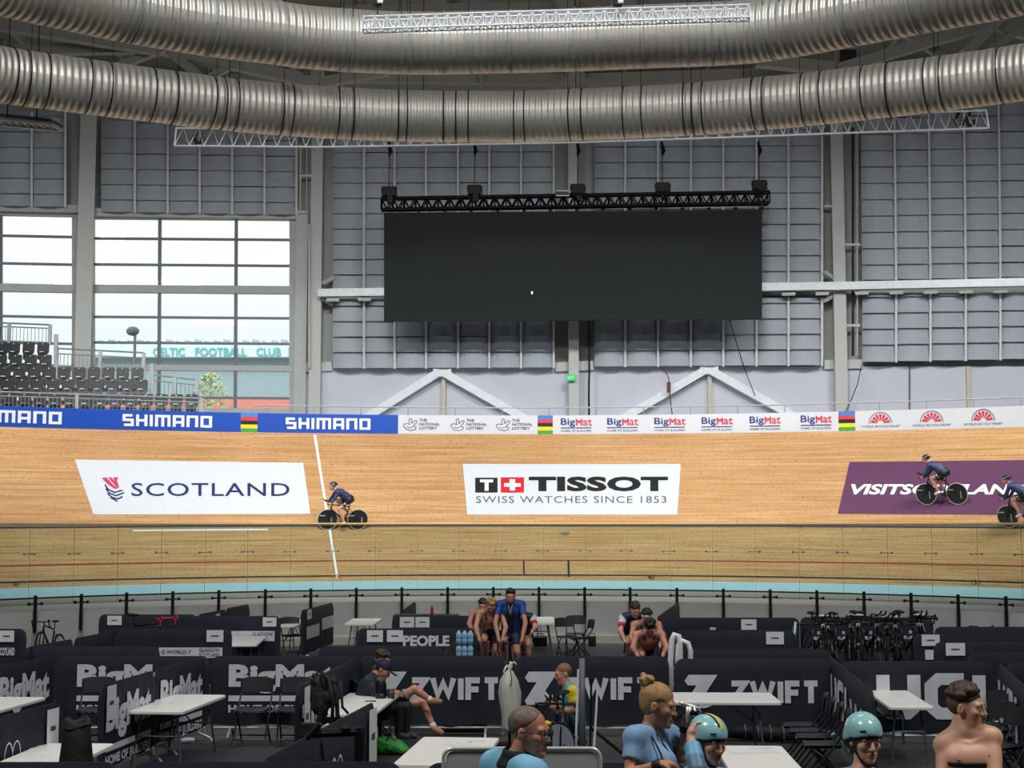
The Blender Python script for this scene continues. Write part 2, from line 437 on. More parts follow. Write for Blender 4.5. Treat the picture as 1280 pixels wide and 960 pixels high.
for i in range(1, len(JPH) - 1):
    ph = JPH[i]; t = Vector((math.cos(ph), -math.sin(ph), 0)); p = gpt(ph, 2.44, -.03); c = MB()
    c.tube([p - t * .13, p + t * .13], .014, 6); c.ell(p - t * .15, (.035, .035, .035), 8); c.ell(p + t * .15, (.035, .035, .035), 8)
    c.build('clamp', mat('clamp metal', (150, 146, 138), .35, .6), gs)
# ------------------------------------------------------------------ advertising boards on the outer edge
OR = TR + 5.25
def bz(ph): return trk(ph, 5.2).z
def hb(ph, h, dr=0.0): return Vector(((OR + dr) * math.sin(ph), TY + (OR + dr) * math.cos(ph), bz(ph) + h))
def hphi(px):
    lo, hi = -1.2, 1.2
    for _ in range(40):
        m = (lo + hi) / 2
        if proj(hb(m, .35))[0] < px: lo = m
        else: hi = m
    return (lo + hi) / 2
BH = .66
M_shim = mat('royal blue board', (18, 74, 176), .5, var=.02); M_wb = mat('white board', (212, 213, 218), .5, var=.02)
def hoarding(x0, x1, m, label):
    a, b = hphi(x0), hphi(x1); mb = MB(); n = max(2, int(abs(b - a) / .02))
    mb.grid(lambda u, v: hb(a + (b - a) * u, BH * v), n, 1); mb.grid(lambda u, v: hb(a + (b - a) * u, BH, .06 * v), n, 1); mb.grid(lambda u, v: hb(a + (b - a) * (1 - u), BH * v, .06), n, 1)
    return tag(mb.build('advertising_board', m), label, 'advertising board', 'boards along the top edge of the track')
HF = {}
def hfn(px, v):
    k = round(px, 2)
    if k not in HF: HF[k] = hphi(px)
    return hb(HF[k], v * BH, -.012)
b1 = hoarding(-120, 301, M_shim, 'long royal blue board with white block lettering, far left')
b2 = hoarding(322, 497.5, M_shim, 'shorter royal blue board with one white block word, right of the striped flag')
b3 = hoarding(498, 672, M_wb, 'white board with three small grey lottery logos')
b4 = hoarding(691, 1048, M_wb, 'white board with repeated blue and red builder logos')
b5 = hoarding(1069, 1420, M_wb, 'white board with red half-wheel logos at the right end')
for x0, x1, b in ((-48, 77, b1), (153, 265, b1), (357, 463, b2)):
    mb = MB(); block(mb, 'SHIMANO', hfn, (x0, .2, x1, .8), .27, .2); mb.build('lettering', M_white, b)
STR = [mat('stripe blue', (60, 130, 205), .5), mat('stripe red', (215, 60, 80), .5), mat('stripe black', (30, 30, 34), .5), mat('stripe yellow', (240, 215, 40), .5), mat('stripe green', (70, 160, 70), .5)]
for k, (x0, x1, lb) in enumerate(((301, 322, 'striped rainbow panel between the two royal blue boards'), (672, 691, 'striped rainbow panel near the middle of the boards'), (1048, 1069, 'striped rainbow panel toward the right end of the boards'))):
    r = thing('rainbow_panel', lb, 'advertising board', (0, 0, 0), 0, 'boards along the top edge of the track')
    for i in range(5):
        mb = MB(); a, b = hphi(x0), hphi(x1)
        for d0, d1 in ((0, .06),):
            mb.grid(lambda u, v: hb(a + (b - a) * u, BH * (4 - i + v) / 5, d0), 2, 1); mb.grid(lambda u, v: hb(a + (b - a) * (1 - u), BH * (4 - i + v) / 5, d1), 2, 1)
        mb.build('stripe', STR[i], r)
M_gray = mat('grey print', (96, 100, 108), .5)
for x in (512, 571, 628):
    mb = MB(); fn = hfn
    for t, v in (('THE', .66), ('NATIONAL', .45), ('LOTTERY', .24)):
        letters(mb, t, fn, (x + 12, v, x + 12 + 3.2 * len(t), v + .15), .03)
    # crossed-fingers hand with a smile
    sc = lambda pts: [[(x - 3 + p[0] * 8, .5 + p[1] * .3) for p in q] for q in pts]
    vs = [[(-.8, .1), (-.4, .25), (0, .1), (-.1, .9), (.1, 1.15), (.3, 1.0), (.3, .3), (.8, .8), (1.05, .7), (.9, .3), (.5, -.2), (.9, -.4), (.8, -.8), (.2, -1), (-.4, -.8), (-.8, -.3), (-.8, .1)], [(-.4, -.3), (0, -.55), (.4, -.35)]]
    for q in vs:
        w_, f_ = stroke2d(q, .11); mb.add([fn(x - 0 + p[0] * 9, .48 + p[1] * .30) for p in w_], f_)
    mb.build('logo', M_gray, b3)
M_blu = mat('logo blue', (32, 48, 120), .5); M_rd = mat('logo red', (214, 52, 66), .5)
for x in (720, 778, 837, 896, 956, 1020):
    mb = MB(); letters(mb, 'Big', hfn, (x - 19, .38, x - 1, .84), .014); mb.grid(lambda u, v: hfn(x - 19 + 38 * u, .31 + .045 * v), 2, 1); mb.build('lettering', M_blu, b4)
    mb = MB(); letters(mb, 'at', hfn, (x + 8.6, .45, x + 20, .80), .012); w_, f_ = stroke2d([(.12, -.0), (.12, .9), (.5, .42), (.88, .9), (.88, .0)], .25); mb.add([hfn(x - .2 + 8.2 * p[0], .45 + .39 * min(1, max(0, p[1]))) for p in w_], f_); mb.build('lettering', M_rd, b4)
    mb = MB(); letters(mb, 'HOME OF BUILDERS', hfn, (x - 19, .13, x + 19, .23), .005); mb.build('lettering', M_gray, b4)
for x in (1100.5, 1164.5, 1229):
    mb = MB()
    for i in range(7):
        a0, a1 = PI * (i + .12) / 7, PI * (i + .8) / 7
        mb.add([hfn(x + math.cos(a) * r * 13, .36 + .5 * math.sin(a) * r) for a, r in ((a0, .3), (a1, .3), (a1, .92), (a0, .92))], [(0, 1, 2, 3)])
    mb.build('logo', M_rd, b5); mb = MB()
    w_, f_ = stroke2d([(math.cos(PI * i / 20), math.sin(PI * i / 20)) for i in range(21)], .07); mb.add([hfn(x + p[0] * 14, .36 + .54 * p[1]) for p in w_], f_)
    letters(mb, 'WORLD BICYCLE RELIEF', hfn, (x - 24, .16, x + 24, .26), .004, .3); mb.build('lettering', M_gray, b5)
# ------------------------------------------------------------------ painted sponsor signs on the bank
def bilin(c):
    tl, tr, br, bl = c
    q = [trk_px(*p) for p in (tl, tr, br, bl)]
    def at(u, v, up=.006):   # v upward
        t = [q[0][k] * (1 - u) * v + q[1][k] * u * v + q[2][k] * u * (1 - v) + q[3][k] * (1 - u) * (1 - v) for k in (0, 1)]
        return trk(t[0], t[1], up)
    return at
def sign(corners, m, label):
    at = bilin(corners); mb = MB(); mb.grid(lambda u, v: at(u, v), 40, 6)
    return tag(mb.build('track_sign', m), label, 'sign'), at
M_sgn = mat('white sign vinyl', (205, 209, 212), .4, var=.015)
sg, at = sign(((93.5, 574.5), (379, 578.5), (388, 642.5), (117, 643.5)), M_sgn, 'white slanted sign with thistle and navy lettering, left on the bank')
pf = pxs(.014)
mb = MB(); letters(mb, 'SCOTLAND', pf, (164, 620.5, 362, 604), .006, 0, 1.08); mb.build('lettering', M_navy, sg)
mb = MB(); mr = mat('thistle crimson', (196, 52, 100), .5)
for p in ([(127, 598), (133, 597), (141, 606), (147, 611), (142, 611), (134, 605)], [(135, 597), (139, 597), (145, 604), (149, 610), (146, 610), (140, 603)], [(141, 597), (148, 597), (146, 601), (149, 609), (144, 603)]):
    mb.add([pf(*q) for q in p], [tuple(range(len(p)))])
mb.build('thistle_flower', mr, sg)
mb = MB()
strokes(mb, [[(131, 606), (135, 612), (143, 616), (153, 613)], [(132, 611), (137, 617), (145, 620), (155, 616)], [(134, 617), (140, 622), (147, 624), (153, 621)], [(138, 622), (143, 625), (147, 627)]], pf, 1.7)
mb.build('thistle_leaf', M_navy, sg)
sg, at = sign(((578.5, 580), (851, 580), (846.5, 643.5), (584, 643.5)), M_sgn, 'white sign with red cross square and bold black lettering, middle of the bank')
mb = MB(); letters(mb, 'TISSOT', pf, (661, 614.5, 835, 596), .05, 0, 1.06)
mb.add([pf(*q) for q in ((594, 616), (622, 616), (622, 597.5), (594, 597.5))], [(0, 1, 2, 3)]); mb.build('lettering', M_black, sg)
mb = MB(); pf2 = pxs(.02); letters(mb, 'T', pf2, (600, 614, 616.5, 600), .05); mb.build('emblem', M_white, sg)
mb = MB(); mb.add([pf(*q) for q in ((626, 616), (655, 616), (655, 597), (626, 597))], [(0, 1, 2, 3)]); mb.build('emblem', M_red, sg)
mb = MB(); mb.add([pf2(*q) for q in ((630, 609), (651, 609), (651, 604.5), (630, 604.5), (637, 613.5), (644, 613.5), (644, 599.5), (637, 599.5))], [(0, 1, 2, 3), (4, 5, 6, 7)]); mb.build('emblem', M_white, sg)
mb = MB(); letters(mb, 'SWISS WATCHES SINCE 1853', pf, (595, 629, 833, 620.5), .0, 0, 1.12); mb.build('lettering', mat('sign grey print', (84, 88, 94), .5), sg)
M_plum = mat('plum sign vinyl', (96, 58, 88), .4, var=.02)
sg, at = sign(((1062, 577.5), (1345, 574), (1352, 644), (1047, 642.5)), M_plum, 'plum purple sign with white lettering, right on the bank')
mb = MB(); letters(mb, 'VISITSCOTLAND', pf, (1064, 618.5, 1283, 605.5), .035, .25, 1.0); mb.build('lettering', M_white, sg)
# ------------------------------------------------------------------ hall shell
PL = [(-420, 54.5), (-60, 57.9), (101, 59.4), (388, 60.4), (718, 60.0), (1052, 59.5), (1300, 58.6), (1700, 56)]
PLP = [PY(px, 655, Y) for px, Y in PL]
def wl(px, dy=0.0):
    """plan point of the back wall under image column px, moved dy toward the hall"""
    for (a, A), (b, B) in zip(zip([p for p, _ in PL], PLP), zip([p for p, _ in PL][1:], PLP[1:])):
        if px <= b or b == 1700:
            d = ray(px, 655); t = B - A; n = Vector((t.y, -t.x, 0)).normalized(); q = A + n * dy   # n points to the hall
            k = (q.x * n.x + q.y * n.y) / (d.x * n.x + d.y * n.y); return CAMP + d * k
def wp(px, py, dy=0.0):
    """point of the wall plane at a pixel, dy metres in front of the wall"""
    b = wl(px, dy)
    for _ in range(3):
        p = PY(px, py, b.y); b = wl_x(p.x, dy, b)
    return Vector((p.x, b.y, PY(px, py, b.y).z))
def wl_x(x, dy, b0):
    for A, B in zip(PLP, PLP[1:]):
        t = B - A; n = Vector((t.y, -t.x, 0)).normalized(); A2, B2 = A + n * dy, B + n * dy
        if x <= B2.x or B is PLP[-1]:
            return A2.lerp(B2, (x - A2.x) / (B2.x - A2.x))
M_lower = mat('lilac grey blockwork', (202, 203, 213), .7, var=.03, scale=1.2, bump=.12, bscale=3)
M_upper = mat('grey wall cladding', (172, 172, 165), .7, var=.04)
M_roof = mat('roof deck', (120, 117, 108), .8, var=.08, scale=.7)
def wallpiece(nm, x0, x1, y0, y1, dy, m, label, thick=.12):
    n = 12; mb = MB()
    mb.grid(lambda u, v: wp(x0 + (x1 - x0) * u, y0 + (y1 - y0) * v, dy), n, 1)
    mb.grid(lambda u, v: wp(x0 + (x1 - x0) * (1 - u), y0 + (y1 - y0) * v, dy - thick), n, 1)
    mb.grid(lambda u, v: wp(x0 + (x1 - x0) * u, y1, dy - thick * v), n, 1); mb.grid(lambda u, v: wp(x0 + (x1 - x0) * u, y0, dy - thick * (1 - v)), n, 1)
    for xx in (x0, x1): mb.grid(lambda u, v: wp(xx, y0 + (y1 - y0) * v, dy - thick * u), 1, 1)
    return struct(mb.build(nm, m), label, 'wall')
wallpiece('wall_back_lower', 368, 1640, 700, 458, 0, M_lower, 'lilac grey block wall behind the boards', .3)
wallpiece('wall_back_upper', 372, 1640, 459.9, 30, -.25, M_upper, 'grey clad wall behind the acoustic strips', .3)
wallpiece('wall_left_upper', -400, 371.5, 264, 30, -.25, M_upper, 'grey clad wall above the tall windows', .3)
wallpiece('wall_left_lower', -400, 367.5, 700, 514, -.05, M_lower, 'low wall under the tall windows', .3)
ceil = MB().box((0, 22, 21.2), (74, 92, .3))
struct(ceil.build('ceiling', M_roof), 'brownish grey roof deck', 'ceiling')
for nm, c, d in (('wall_left', (-36, 16, 10), (.3, 82, 22)), ('wall_right', (36, 16, 10), (.3, 82, 22)), ('wall_front', (0, -24, 10), (74, .3, 22))):
    struct(MB().box(c, d).build(nm, mat('hall side wall', (140, 140, 140), .8)), 'plain grey wall of the hall', 'wall')
for s in (-1, 1):
    mb = MB(); mb.box((s * 32.5, 60.3, 10), (9, .3, 22)); struct(mb.build('wall_corner', mat('hall side wall', (140, 140, 140))), 'plain grey wall at the corner of the hall', 'wall')
def wbar(mb, x0, y0, x1, y1, dy, w, h): return mb.bar(wp(x0, y0, dy), wp(x1, y1, dy), w, h)
def colbox(mb, px0, px1, y0, y1, dy, dep):
    a, b = wp(px0, y0, dy), wp(px1, y0, dy); c = (a + b) / 2; w = (b - a).length; rz = math.atan2(b.y - a.y, b.x - a.x)
    zt = wp((px0 + px1) / 2, y1, dy).z; mb.box((0, 0, 0), (w, dep, zt - a.z), Matrix.Translation(Vector((c.x, c.y, (a.z + zt) / 2))) @ Matrix.Rotation(rz, 4, 'Z')); return mb
# steel columns
for x0, x1, y0, y1, lb in ((91, 112, 520, 120, 'wide pale steel column between the tall windows'), (386, 401, 530, 60, 'pale steel column right of the tall windows'),
                      (711, 724, 530, 60, 'pale steel column behind the middle of the screen'), (1044, 1060, 530, 60, 'pale steel column right of the screen')):
    mb = MB(); colbox(mb, x0, x1, y0, y1, .35, .5); o = mb.build('column', M_steel, bevel=.02); struct(o, lb, 'column')
for x0, x1, y0, y1 in ((374, 386, 268, 160), (402, 414, 462, 160), (696, 711, 462, 170), (725, 739, 462, 170), (1030, 1043, 456, 160), (1062, 1076, 453, 150), (84, 92, 258, 150), (113, 124, 265, 150)):
    pass
for ys, x0, x1 in (((460, 455), 372, 415), ((459, 454), 694, 742), ((456, 452), 1030, 1078)):
    mb = MB(); wbar(mb, x0, ys[0], x1, ys[1] + 3, .1, .2, .35); struct(mb.build('trim_ledge', M_steel), 'pale ledge beside the column', 'trim')
for px, y0, y1, dy, r in ((1066, 445, 160, .45, .05), (1071.5, 445, 160, .45, .035), (375.5, 268, 180, .4, .05), (383, 268, 180, .4, .03), (386.5, 460, 280, .75, .05)):
    mb = MB(); mb.tube([wp(px, y0, dy), wp(px, y1, dy)], r, 8)
    tag(mb.build('down_pipe', M_dark if r == .05 and px > 1000 else M_steel), {1066: 'dark vertical pipe close to the column right of the screen', 1071: 'thinner pale vertical pipe beside the dark one right of the screen', 375: 'pale pipe above the corner of the wide tall window', 383: 'thinner pale pipe above the corner of the wide tall window', 386: 'pale pipe running down the column beside the wide tall window'}[int(px)], 'pipe', 'pipes beside the columns')
for x0, x1, y in ((1053, 1075, 306), (1053, 1075, 407), (374, 392, 220), (371, 384, 265), (1030, 1046, 258)):
    mb = MB(); wbar(mb, x0, y, x1, y, .45, .12, .1); struct(mb.build('trim_bracket', M_steel), 'short pale bracket across the pipes', 'trim')
# knee braces by the tray
for pts in (((403, 354), (416, 347)), ((403, 372), (416, 381)), ((1030, 340), (1044, 350)), ((1030, 376), (1044, 368))):
    mb = MB(); mb.bar(wp(*pts[0], .6), wp(*pts[1], .3), .14); struct(mb.build('trim_brace', M_steel), 'short knee brace under the cable tray', 'trim')
# ------------------------------------------------------------------ acoustic panel strips
M_pan = mat('grey acoustic fabric', (176, 181, 187), .8, var=.03, scale=1.0)
def panel(x0, x1, y0, y1, battens, label, grp, slant=0.0, rodtop=None):
    """strip between rods x0..x1 (at y0, leaning by slant px per px), from y0 (bottom) up to y1; battens = y of the seams"""
    t = thing('acoustic_panel', label, 'acoustic panel', wp((x0 + x1) / 2, y0, .2), 0, grp); o = Vector(t.location); mb = MB()
    ys = [y0] + [b for b in sorted(battens, reverse=True) if y1 + 3 < b < y0 - 3] + [y1]
    for a, b in zip(ys, ys[1:]):
        gap = random.random() < .25
        def fn(u, v):
            yy = a + (b - a) * (v * (1 if not gap else .94)); xx = x0 + (x1 - x0) * u + slant * (yy - y0)
            return wp(xx, yy, .18 + .28 * (1 - (2 * u - 1) ** 2) + .16 * (1 - v) ** 1.4) - o
        mb.grid(fn, 8, 3)
        mb.grid(lambda u, v: wp(x0 + (x1 - x0) * u + slant * (a - y0), a, (.18 + .28 * (1 - (2 * u - 1) ** 2) + .16) * (1 - v)) - o, 8, 1)
    mb.build('fabric', M_pan, t, smooth=False)
    r = MB(); r.tube([wp(x1, y0 + 1, .42) - o, wp(x1 + slant * (y1 - y0), y1, .42) - o], .05, 6)
    r.build('rod', mat('white rod', (226, 228, 230), .4), t)
def rep(xs, y0, y1, b0, db, nm, slant=0.0, slope=0.0):
    for i, (a, b) in enumerate(zip(xs, xs[1:])):
        s = slope * ((a + b) / 2 - xs[0]); bt = [b0 + s - k * db for k in range(20)]
        panel(a + .4, b - .4, y0 + s, y1, bt, 'grey scalloped acoustic strip, %s from the left %s' % (ORD[i], nm), 'acoustic strips ' + nm, slant)
XA = [415.7, 455.5, 493.7, 533, 573, 612, 651.7, 692.5]; XB = [742.5, 782, 823, 864, 904.5, 946, 986, 1028]; XC = [1077.5, 1120.6, 1163.5, 1207.6, 1251, 1295]
rep(XA, 460, 374, 440, 19.3, 'below the tray, left of the middle column', 0, -.003)
rep(XA, 361, 150, 343, 19.1, 'above the tray, left of the middle column', 0, -.004)
rep(XB, 458, 372, 438, 19.4, 'below the tray, right of the middle column', 0, -.006)
rep(XB, 358, 150, 340, 19.6, 'above the tray, right of the middle column', 0, -.006)
rep(XC, 452.5, 366, 431, 19.8, 'below the tray at the right end', 0, -.02)
rep(XC, 350, 120, 331, 20.4, 'above the tray at the right end', 0.01, -.02)
rep([126, 169, 210, 250, 290.5, 331, 371], 264.5, 150, 249, 19.3, 'above the wide tall window', 0, .016)
rep([-2, 40, 82], 257, 140, 241, 19.3, 'above the left tall window', 0, .02)
# ------------------------------------------------------------------ cable tray
tr = thing('cable_tray', 'galvanised cable tray running level along the back wall', 'cable tray')
mb = MB()
for (a, ya), (b, yb) in (((398, 366.5), (1046, 358)), ((1046, 358), (1420, 350))):
    p, q = wp(a, ya, .88), wp(b, yb, .88); mb.bar(p, q, .35, .30)
mb.build('tray', M_galv, tr); mb = MB()
for px in XA[:2] + XB[-2:] + XC:
    y = 366 - (px - 398) * .0128; mb.bar(wp(px, y + 9, .45), wp(px, y + 9, .95), .5, .12)
mb.build('bracket', M_steel, tr)
# ------------------------------------------------------------------ inverted-V braces, exit sign, cables
for ax, ay, lx, ly, rx, ry, lb in ((551, 464, 452, 526, 664, 528, 'white inverted V steel brace left of the middle column'), (884, 461, 770, 528, 994, 522, 'white inverted V steel brace right of the middle column')):
    mb = MB(); mb.bar(wp(ax, ay, .3), wp(lx, ly, .3), .3, .3, (0, -1, 0)); mb.bar(wp(ax, ay, .3), wp(rx, ry, .3), .3, .3, (0, -1, 0)); mb.box(wp(ax + 2, ay + 2, .3), (.7, .32, .3))
    struct(mb.build('trim_brace', M_white), lb, 'brace')
    mb = MB(); colbox(mb, ax + 1, ax + 6, 530, ay + 6, .12, .2); struct(mb.build('trim_post', mat('cream post', (196, 190, 168), .6)), 'slim cream post under the brace', 'trim')
for px in (1137, ):
    mb = MB(); wbar(mb, px, 520, px, 455, .05, .05, .05); struct(mb.build('trim_joint', M_gray), 'dark joint in the lower wall', 'trim')
mb = MB(); colbox(mb, 1209, 1215, 520, 458, .06, .12); struct(mb.build('trim_post', mat('cream post', (196, 190, 168), .6)), 'slim cream post at the right of the lower wall', 'trim')
e = thing('exit_sign', 'small glowing green exit sign on the middle column', 'sign', wp(713.5, 472, .75))
MB().box((0, 0, 0), (.34, .1, .24)).build('case', mat('green lit sign', (20, 190, 90), .4, emit=.6), e)
mb = MB(); letters(mb, 'EXIT', lambda u, v: (u, -.056, v), (-.12, -.05, .12, .05)); mb.build('lettering', M_white, e)
def cable(pts, r, m, nm, label): return tag(MB().tube(pts, r, 5).build(nm, m), label, 'cable')
cable([wp(736, y, .7) + Vector((.02 * math.sin(y), 0, 0)) for y in (402, 430, 460, 490, 524)], .04, M_rubber, 'power_cable', 'thick black cable hanging right of the middle column')
cable([wp(x, y, .7) for x, y in ((825, 459), (832, 464), (836, 474), (836.5, 484), (838, 500), (841, 524))], .02, mat('dark red cable', (96, 34, 36), .5), 'power_cable', 'thin reddish cable hanging in front of the right brace')
MB().box(wp(836, 484, .75), (.14, .1, .4)).build('cable_plug', mat('dark red cable', (96, 34, 36), .5))
tag(bpy.data.objects['cable_plug'], 'small red plug on the cable by the right brace', 'plug')
cable([wp(x, y, .8) for x, y in ((911, 398), (921, 430), (931, 462), (944, 495))], .018, M_rubber, 'power_cable', 'thin black cable slanting down below the right of the screen')
cable([wp(x, y, .8) for x, y in ((1077, 456), (1072, 480), (1064, 500), (1056, 518))], .018, M_rubber, 'power_cable', 'thin black cable slanting beside the right column')
# ------------------------------------------------------------------ handrail behind the boards
hr = thing('handrail', 'thin steel handrail above the advertising boards', 'handrail')
RX = list(range(338, 1400, 58)); RR = TR + 5.9
def hrp(px, h):
    ph = hphi(px); return Vector((RR * math.sin(ph), TY + RR * math.cos(ph), bz(ph) + h))
MB().tube([hrp(x, .98) for x in range(322, 1410, 20)], .025, 6).build('rail', M_alu, hr)
for x in RX: MB().tube([hrp(x, .2), hrp(x, .98)], .02, 6).build('post', M_galv, hr)
mb = MB(); n = 60
mb.grid(lambda u, v: Vector(((TR + 5.2 + 2.0 * v) * math.sin(-1.1 + 2.2 * u), TY + (TR + 5.2 + 2.0 * v) * math.cos(-1.1 + 2.2 * u), bz(-1.1 + 2.2 * u) - .02)), n, 1)
struct(mb.build('floor_walkway', M_apron), 'walkway behind the top edge of the track', 'floor')
# ------------------------------------------------------------------ big screen, truss and hoists
scr = thing('video_screen', 'huge dark blank video screen hanging from a black truss', 'screen', (0, 0, 0))
def SY(px): return 57.3 - (px - 480) * .0012
p = [PY(480, 401, SY(480)), PY(952.5, 398, SY(952)), PY(952.5, 262, SY(952)), PY(480, 266, SY(480))]
bk = [q + Vector((0, .35, 0)) for q in p]; mb = MB()
mb.add(p + bk, [(0, 1, 2, 3), (7, 6, 5, 4), (0, 4, 5, 1), (1, 5, 6, 2), (2, 6, 7, 3), (3, 7, 4, 0)]); mb.build('panel', mat('dark screen face', (37, 41, 41), .65, var=.02, spec=.12), scr)
MB().box(PY(665, 366, SY(665) - .02), (.06, .02, .1)).build('pixel_cursor', mat('lit pixels', (225, 235, 255), emit=1.0), scr)
def truss(mb, a, b, h, d, n, r):
    a, b = Vector(a), Vector(b); ax = (b - a); dy = Vector((0, d / 2, 0)); dz = Vector((0, 0, h / 2))
    cs = [dy + dz, -dy + dz, -dy - dz, dy - dz]
    for c in cs: mb.tube([a + c, b + c], r, 6)
    for i in range(n):
        p, q = a + ax * i / n, a + ax * (i + 1) / n; m = (p + q) / 2
        for c, e in ((cs[0], cs[3]), (cs[1], cs[2]), (cs[0], cs[1]), (cs[2], cs[3])):
            mb.tube([p + c, m + e], r * .6, 4); mb.tube([m + e, q + c], r * .6, 4)
        for k in range(4): mb.tube([p + cs[k], p + cs[(k + 1) % 4]], r * .6, 4)
    for k in range(4): mb.tube([b + cs[k], b + cs[(k + 1) % 4]], r * .6, 4)
    return mb
tt = thing('lighting_truss', 'long black box truss carrying the big screen', 'truss')
truss(MB(), PY(477, 255.5, 57.2), PY(961, 247.5, 56.8), .42, .42, 34, .045).build('lattice', M_dark, tt)
for i in range(15):
    px = 490 + 33 * i; y = 263 - (px - 480) * .008; MB().bar(PY(px, y, 57.3), PY(px, y + 4, 57.3), .12, .2).build('hanger', M_dark, tt)
for i, (px, py) in enumerate(((486, 241), (593, 239), (722, 238), (828, 236), (949, 233))):
    h = thing('chain_hoist', 'black chain hoist on the truss, %s from the left' % ORD[i], 'hoist', PY(px, py, 56.9), 0, 'chain hoists above the big screen')
    mb = MB(); mb.box((0, 0, .05), (.5, .3, .34)); mb.box((.05, 0, -.2), (.2, .25, .4)); mb.tube([(-.28, 0, .1), (.3, 0, .1)], .1, 8); mb.build('motor', M_rubber, h)
    mb = MB(); mb.tube([(0, 0, .1), (.02, 0, PY(px, 176, 56.9).z - h.location.z)], .022, 5); mb.build('chain', M_dark, h)
    mb = MB(); zt = PY(px, 184, 56.9).z - h.location.z; mb.tube([(0, 0, zt - .35), (.05, 0, zt - .15), (-.02, 0, zt + .2)], [.03, .09, .04], 6); mb.build('hook', M_dark, h)
    mb = MB(); mb.tube([(.25, 0, .05), (.35, 0, -.25), (.1, -.05, -.35), (-.2, 0, -.3)], .02, 5); mb.build('cable', M_dark, h)
w = thing('work_light', 'small oblong white-rimmed lamp above the truss', 'lamp', PY(703, 242, 56.7))
mb = MB(); mb.box((0, 0, 0), (.5, .12, .2)); mb.build('case', M_dark, w, bevel=.03); mb = MB(); mb.tube([(x, -.07, z) for x, z in ((-.24, -.09), (.24, -.09), (.24, .09), (-.24, .09))], .02, 5, True); mb.build('rim', M_white, w)
# ------------------------------------------------------------------ tall windows
M_frame = mat('window frame grey', (176, 178, 176), .5); M_mull = mat('slim dark mullion', (112, 116, 122), .5)
M_wglass = glass('window glass', (.97, .99, .985), .03)
def window(nm, x0, x1, xs, rows, thick, y0, y1, sl, label):
    t = thing(nm, label, 'window'); t['kind'] = 'structure'
    f = lambda px, y: y + sl * (px - x0)
    mb = MB()
    for yy, h in ((y0, .3), (y1, .3)) + tuple(thick): mb.bar(wp(x0 - 3, f(x0, yy), -.15), wp(x1 + 3, f(x1, yy), -.15), .3, h)
    for xx in (x0, x1): mb.bar(wp(xx, f(xx, y0) + 2, -.15), wp(xx, f(xx, y1) - 2, -.15), .3, .3)
    mb.build('window_frame', M_frame, t); mb = MB()
    for yy in rows: mb.bar(wp(x0, f(x0, yy), -.12), wp(x1, f(x1, yy), -.12), .12, .09)
    for xx in xs: mb.bar(wp(xx, f(xx, y0), -.1), wp(xx + (1.5 if xx > 150 else 0), f(xx, y1), -.1), .12, .12)
    mb.build('mullion', M_mull, t)
    mb = MB(); mb.grid(lambda u, v: wp(x0 + (x1 - x0) * u, f(x0 + (x1 - x0) * u, y0 + (y1 - y0) * v), -.2), 6, 1); mb.build('pane', M_wglass, t)
window('window_1', 113, 367, (198.5, 294), (298, 330.5, 396, 428, 496), ((361, .30), (459, .22)), 514, 269, .008, 'wide tall glazed window left of the back wall')
window('window_2', -130, 96, (1, -50), (292, 326.5, 392.5, 425.5, 490), ((357, .30), (456, .2)), 514, 262, .02, 'tall glazed window at the left edge')
mb = MB(); colbox(mb, 367, 382, 520, 267, .12, .5); struct(mb.build('trim_window_jamb', M_frame), 'wide pale jamb right of the tall windows', 'trim')
mb = MB(); wbar(mb, 113, 266, 384, 270, .12, .35, .3); wbar(mb, -100, 258, 100, 262, .12, .35, .3); struct(mb.build('trim_window_head', M_frame), 'pale beam along the head of the tall windows', 'trim')
# ------------------------------------------------------------------ outside: stadium fascia, tree, lamp post, red wall
struct(MB().box((-40, 160, -.6), (260, 190, .2)).build('ground_outside', mat('asphalt outside', (140, 145, 142), .9)), 'grey ground outside the windows', 'ground')
st = thing('stadium', 'long pale stadium outside the window with teal lettering', 'building')
def oy(px, py, Y=120.0): return PY(px, py, Y)
mb = MB(); a, b = oy(105, 430), oy(420, 446); mb.box(((a.x + b.x) / 2, 120.6, (a.z + b.z) / 2), (b.x - a.x, 1, a.z - b.z)); mb.build('fascia', mat('pale blue fascia', (222, 238, 242), .6), st)
mb = MB(); a, b = oy(105, 446), oy(420, 500); b.z = -.6; mb.box(((a.x + b.x) / 2, 121.6, (a.z + b.z) / 2), (b.x - a.x, 1, a.z - b.z)); mb.build('wall', mat('teal grey wall', (160, 186, 190), .7), st)
mb = MB()
for t, x0, x1 in (('CELTIC', 191, 231), ('FOOTBALL', 244, 308), ('CLUB', 320.5, 351), ('1888', 360.5, 386)):
    letters(mb, t, lambda u, v: oy(u, v, 120.0), (x0, 445, x1, 434.5), .02)
mb.build('lettering', mat('teal lettering', (96, 196, 192), .6), st)
for i in range(24):
    px = 115 + i * 12; mb = MB(); mb.bar(oy(px, 430, 120.6), oy(px + 1, 427 - (i % 3), 120.6), .5, .3); mb.build('roof_bracket', mat('teal grey wall', (160, 186, 190)), st)
struct(MB().box((oy(330, 500, 98).x, 98, 1.5), (30, .4, oy(330, 497, 98).z + 3)).build('wall_outside_red', mat('salmon red wall', (236, 150, 138), .8)), 'salmon red wall outside under the stadium', 'wall')
o = bpy.data.objects['wall_outside_red']; zt = oy(330, 497.5, 98).z; o.location.z = zt - 1.5 - (oy(330, 497, 98).z + 3) / 2
tree = thing('birch_tree', 'slim pale green tree outside the window', 'tree', (oy(262, 500, 93).x, 93, -.5))
zb, zt = oy(262, 515, 93).z, oy(262, 462, 93).z
MB().tube([(0, 0, 0), (.1, 0, zb), (0, 0, zt)], [.15, .12, .03], 6).build('trunk', mat('pale bark', (176, 172, 160), .8), tree)
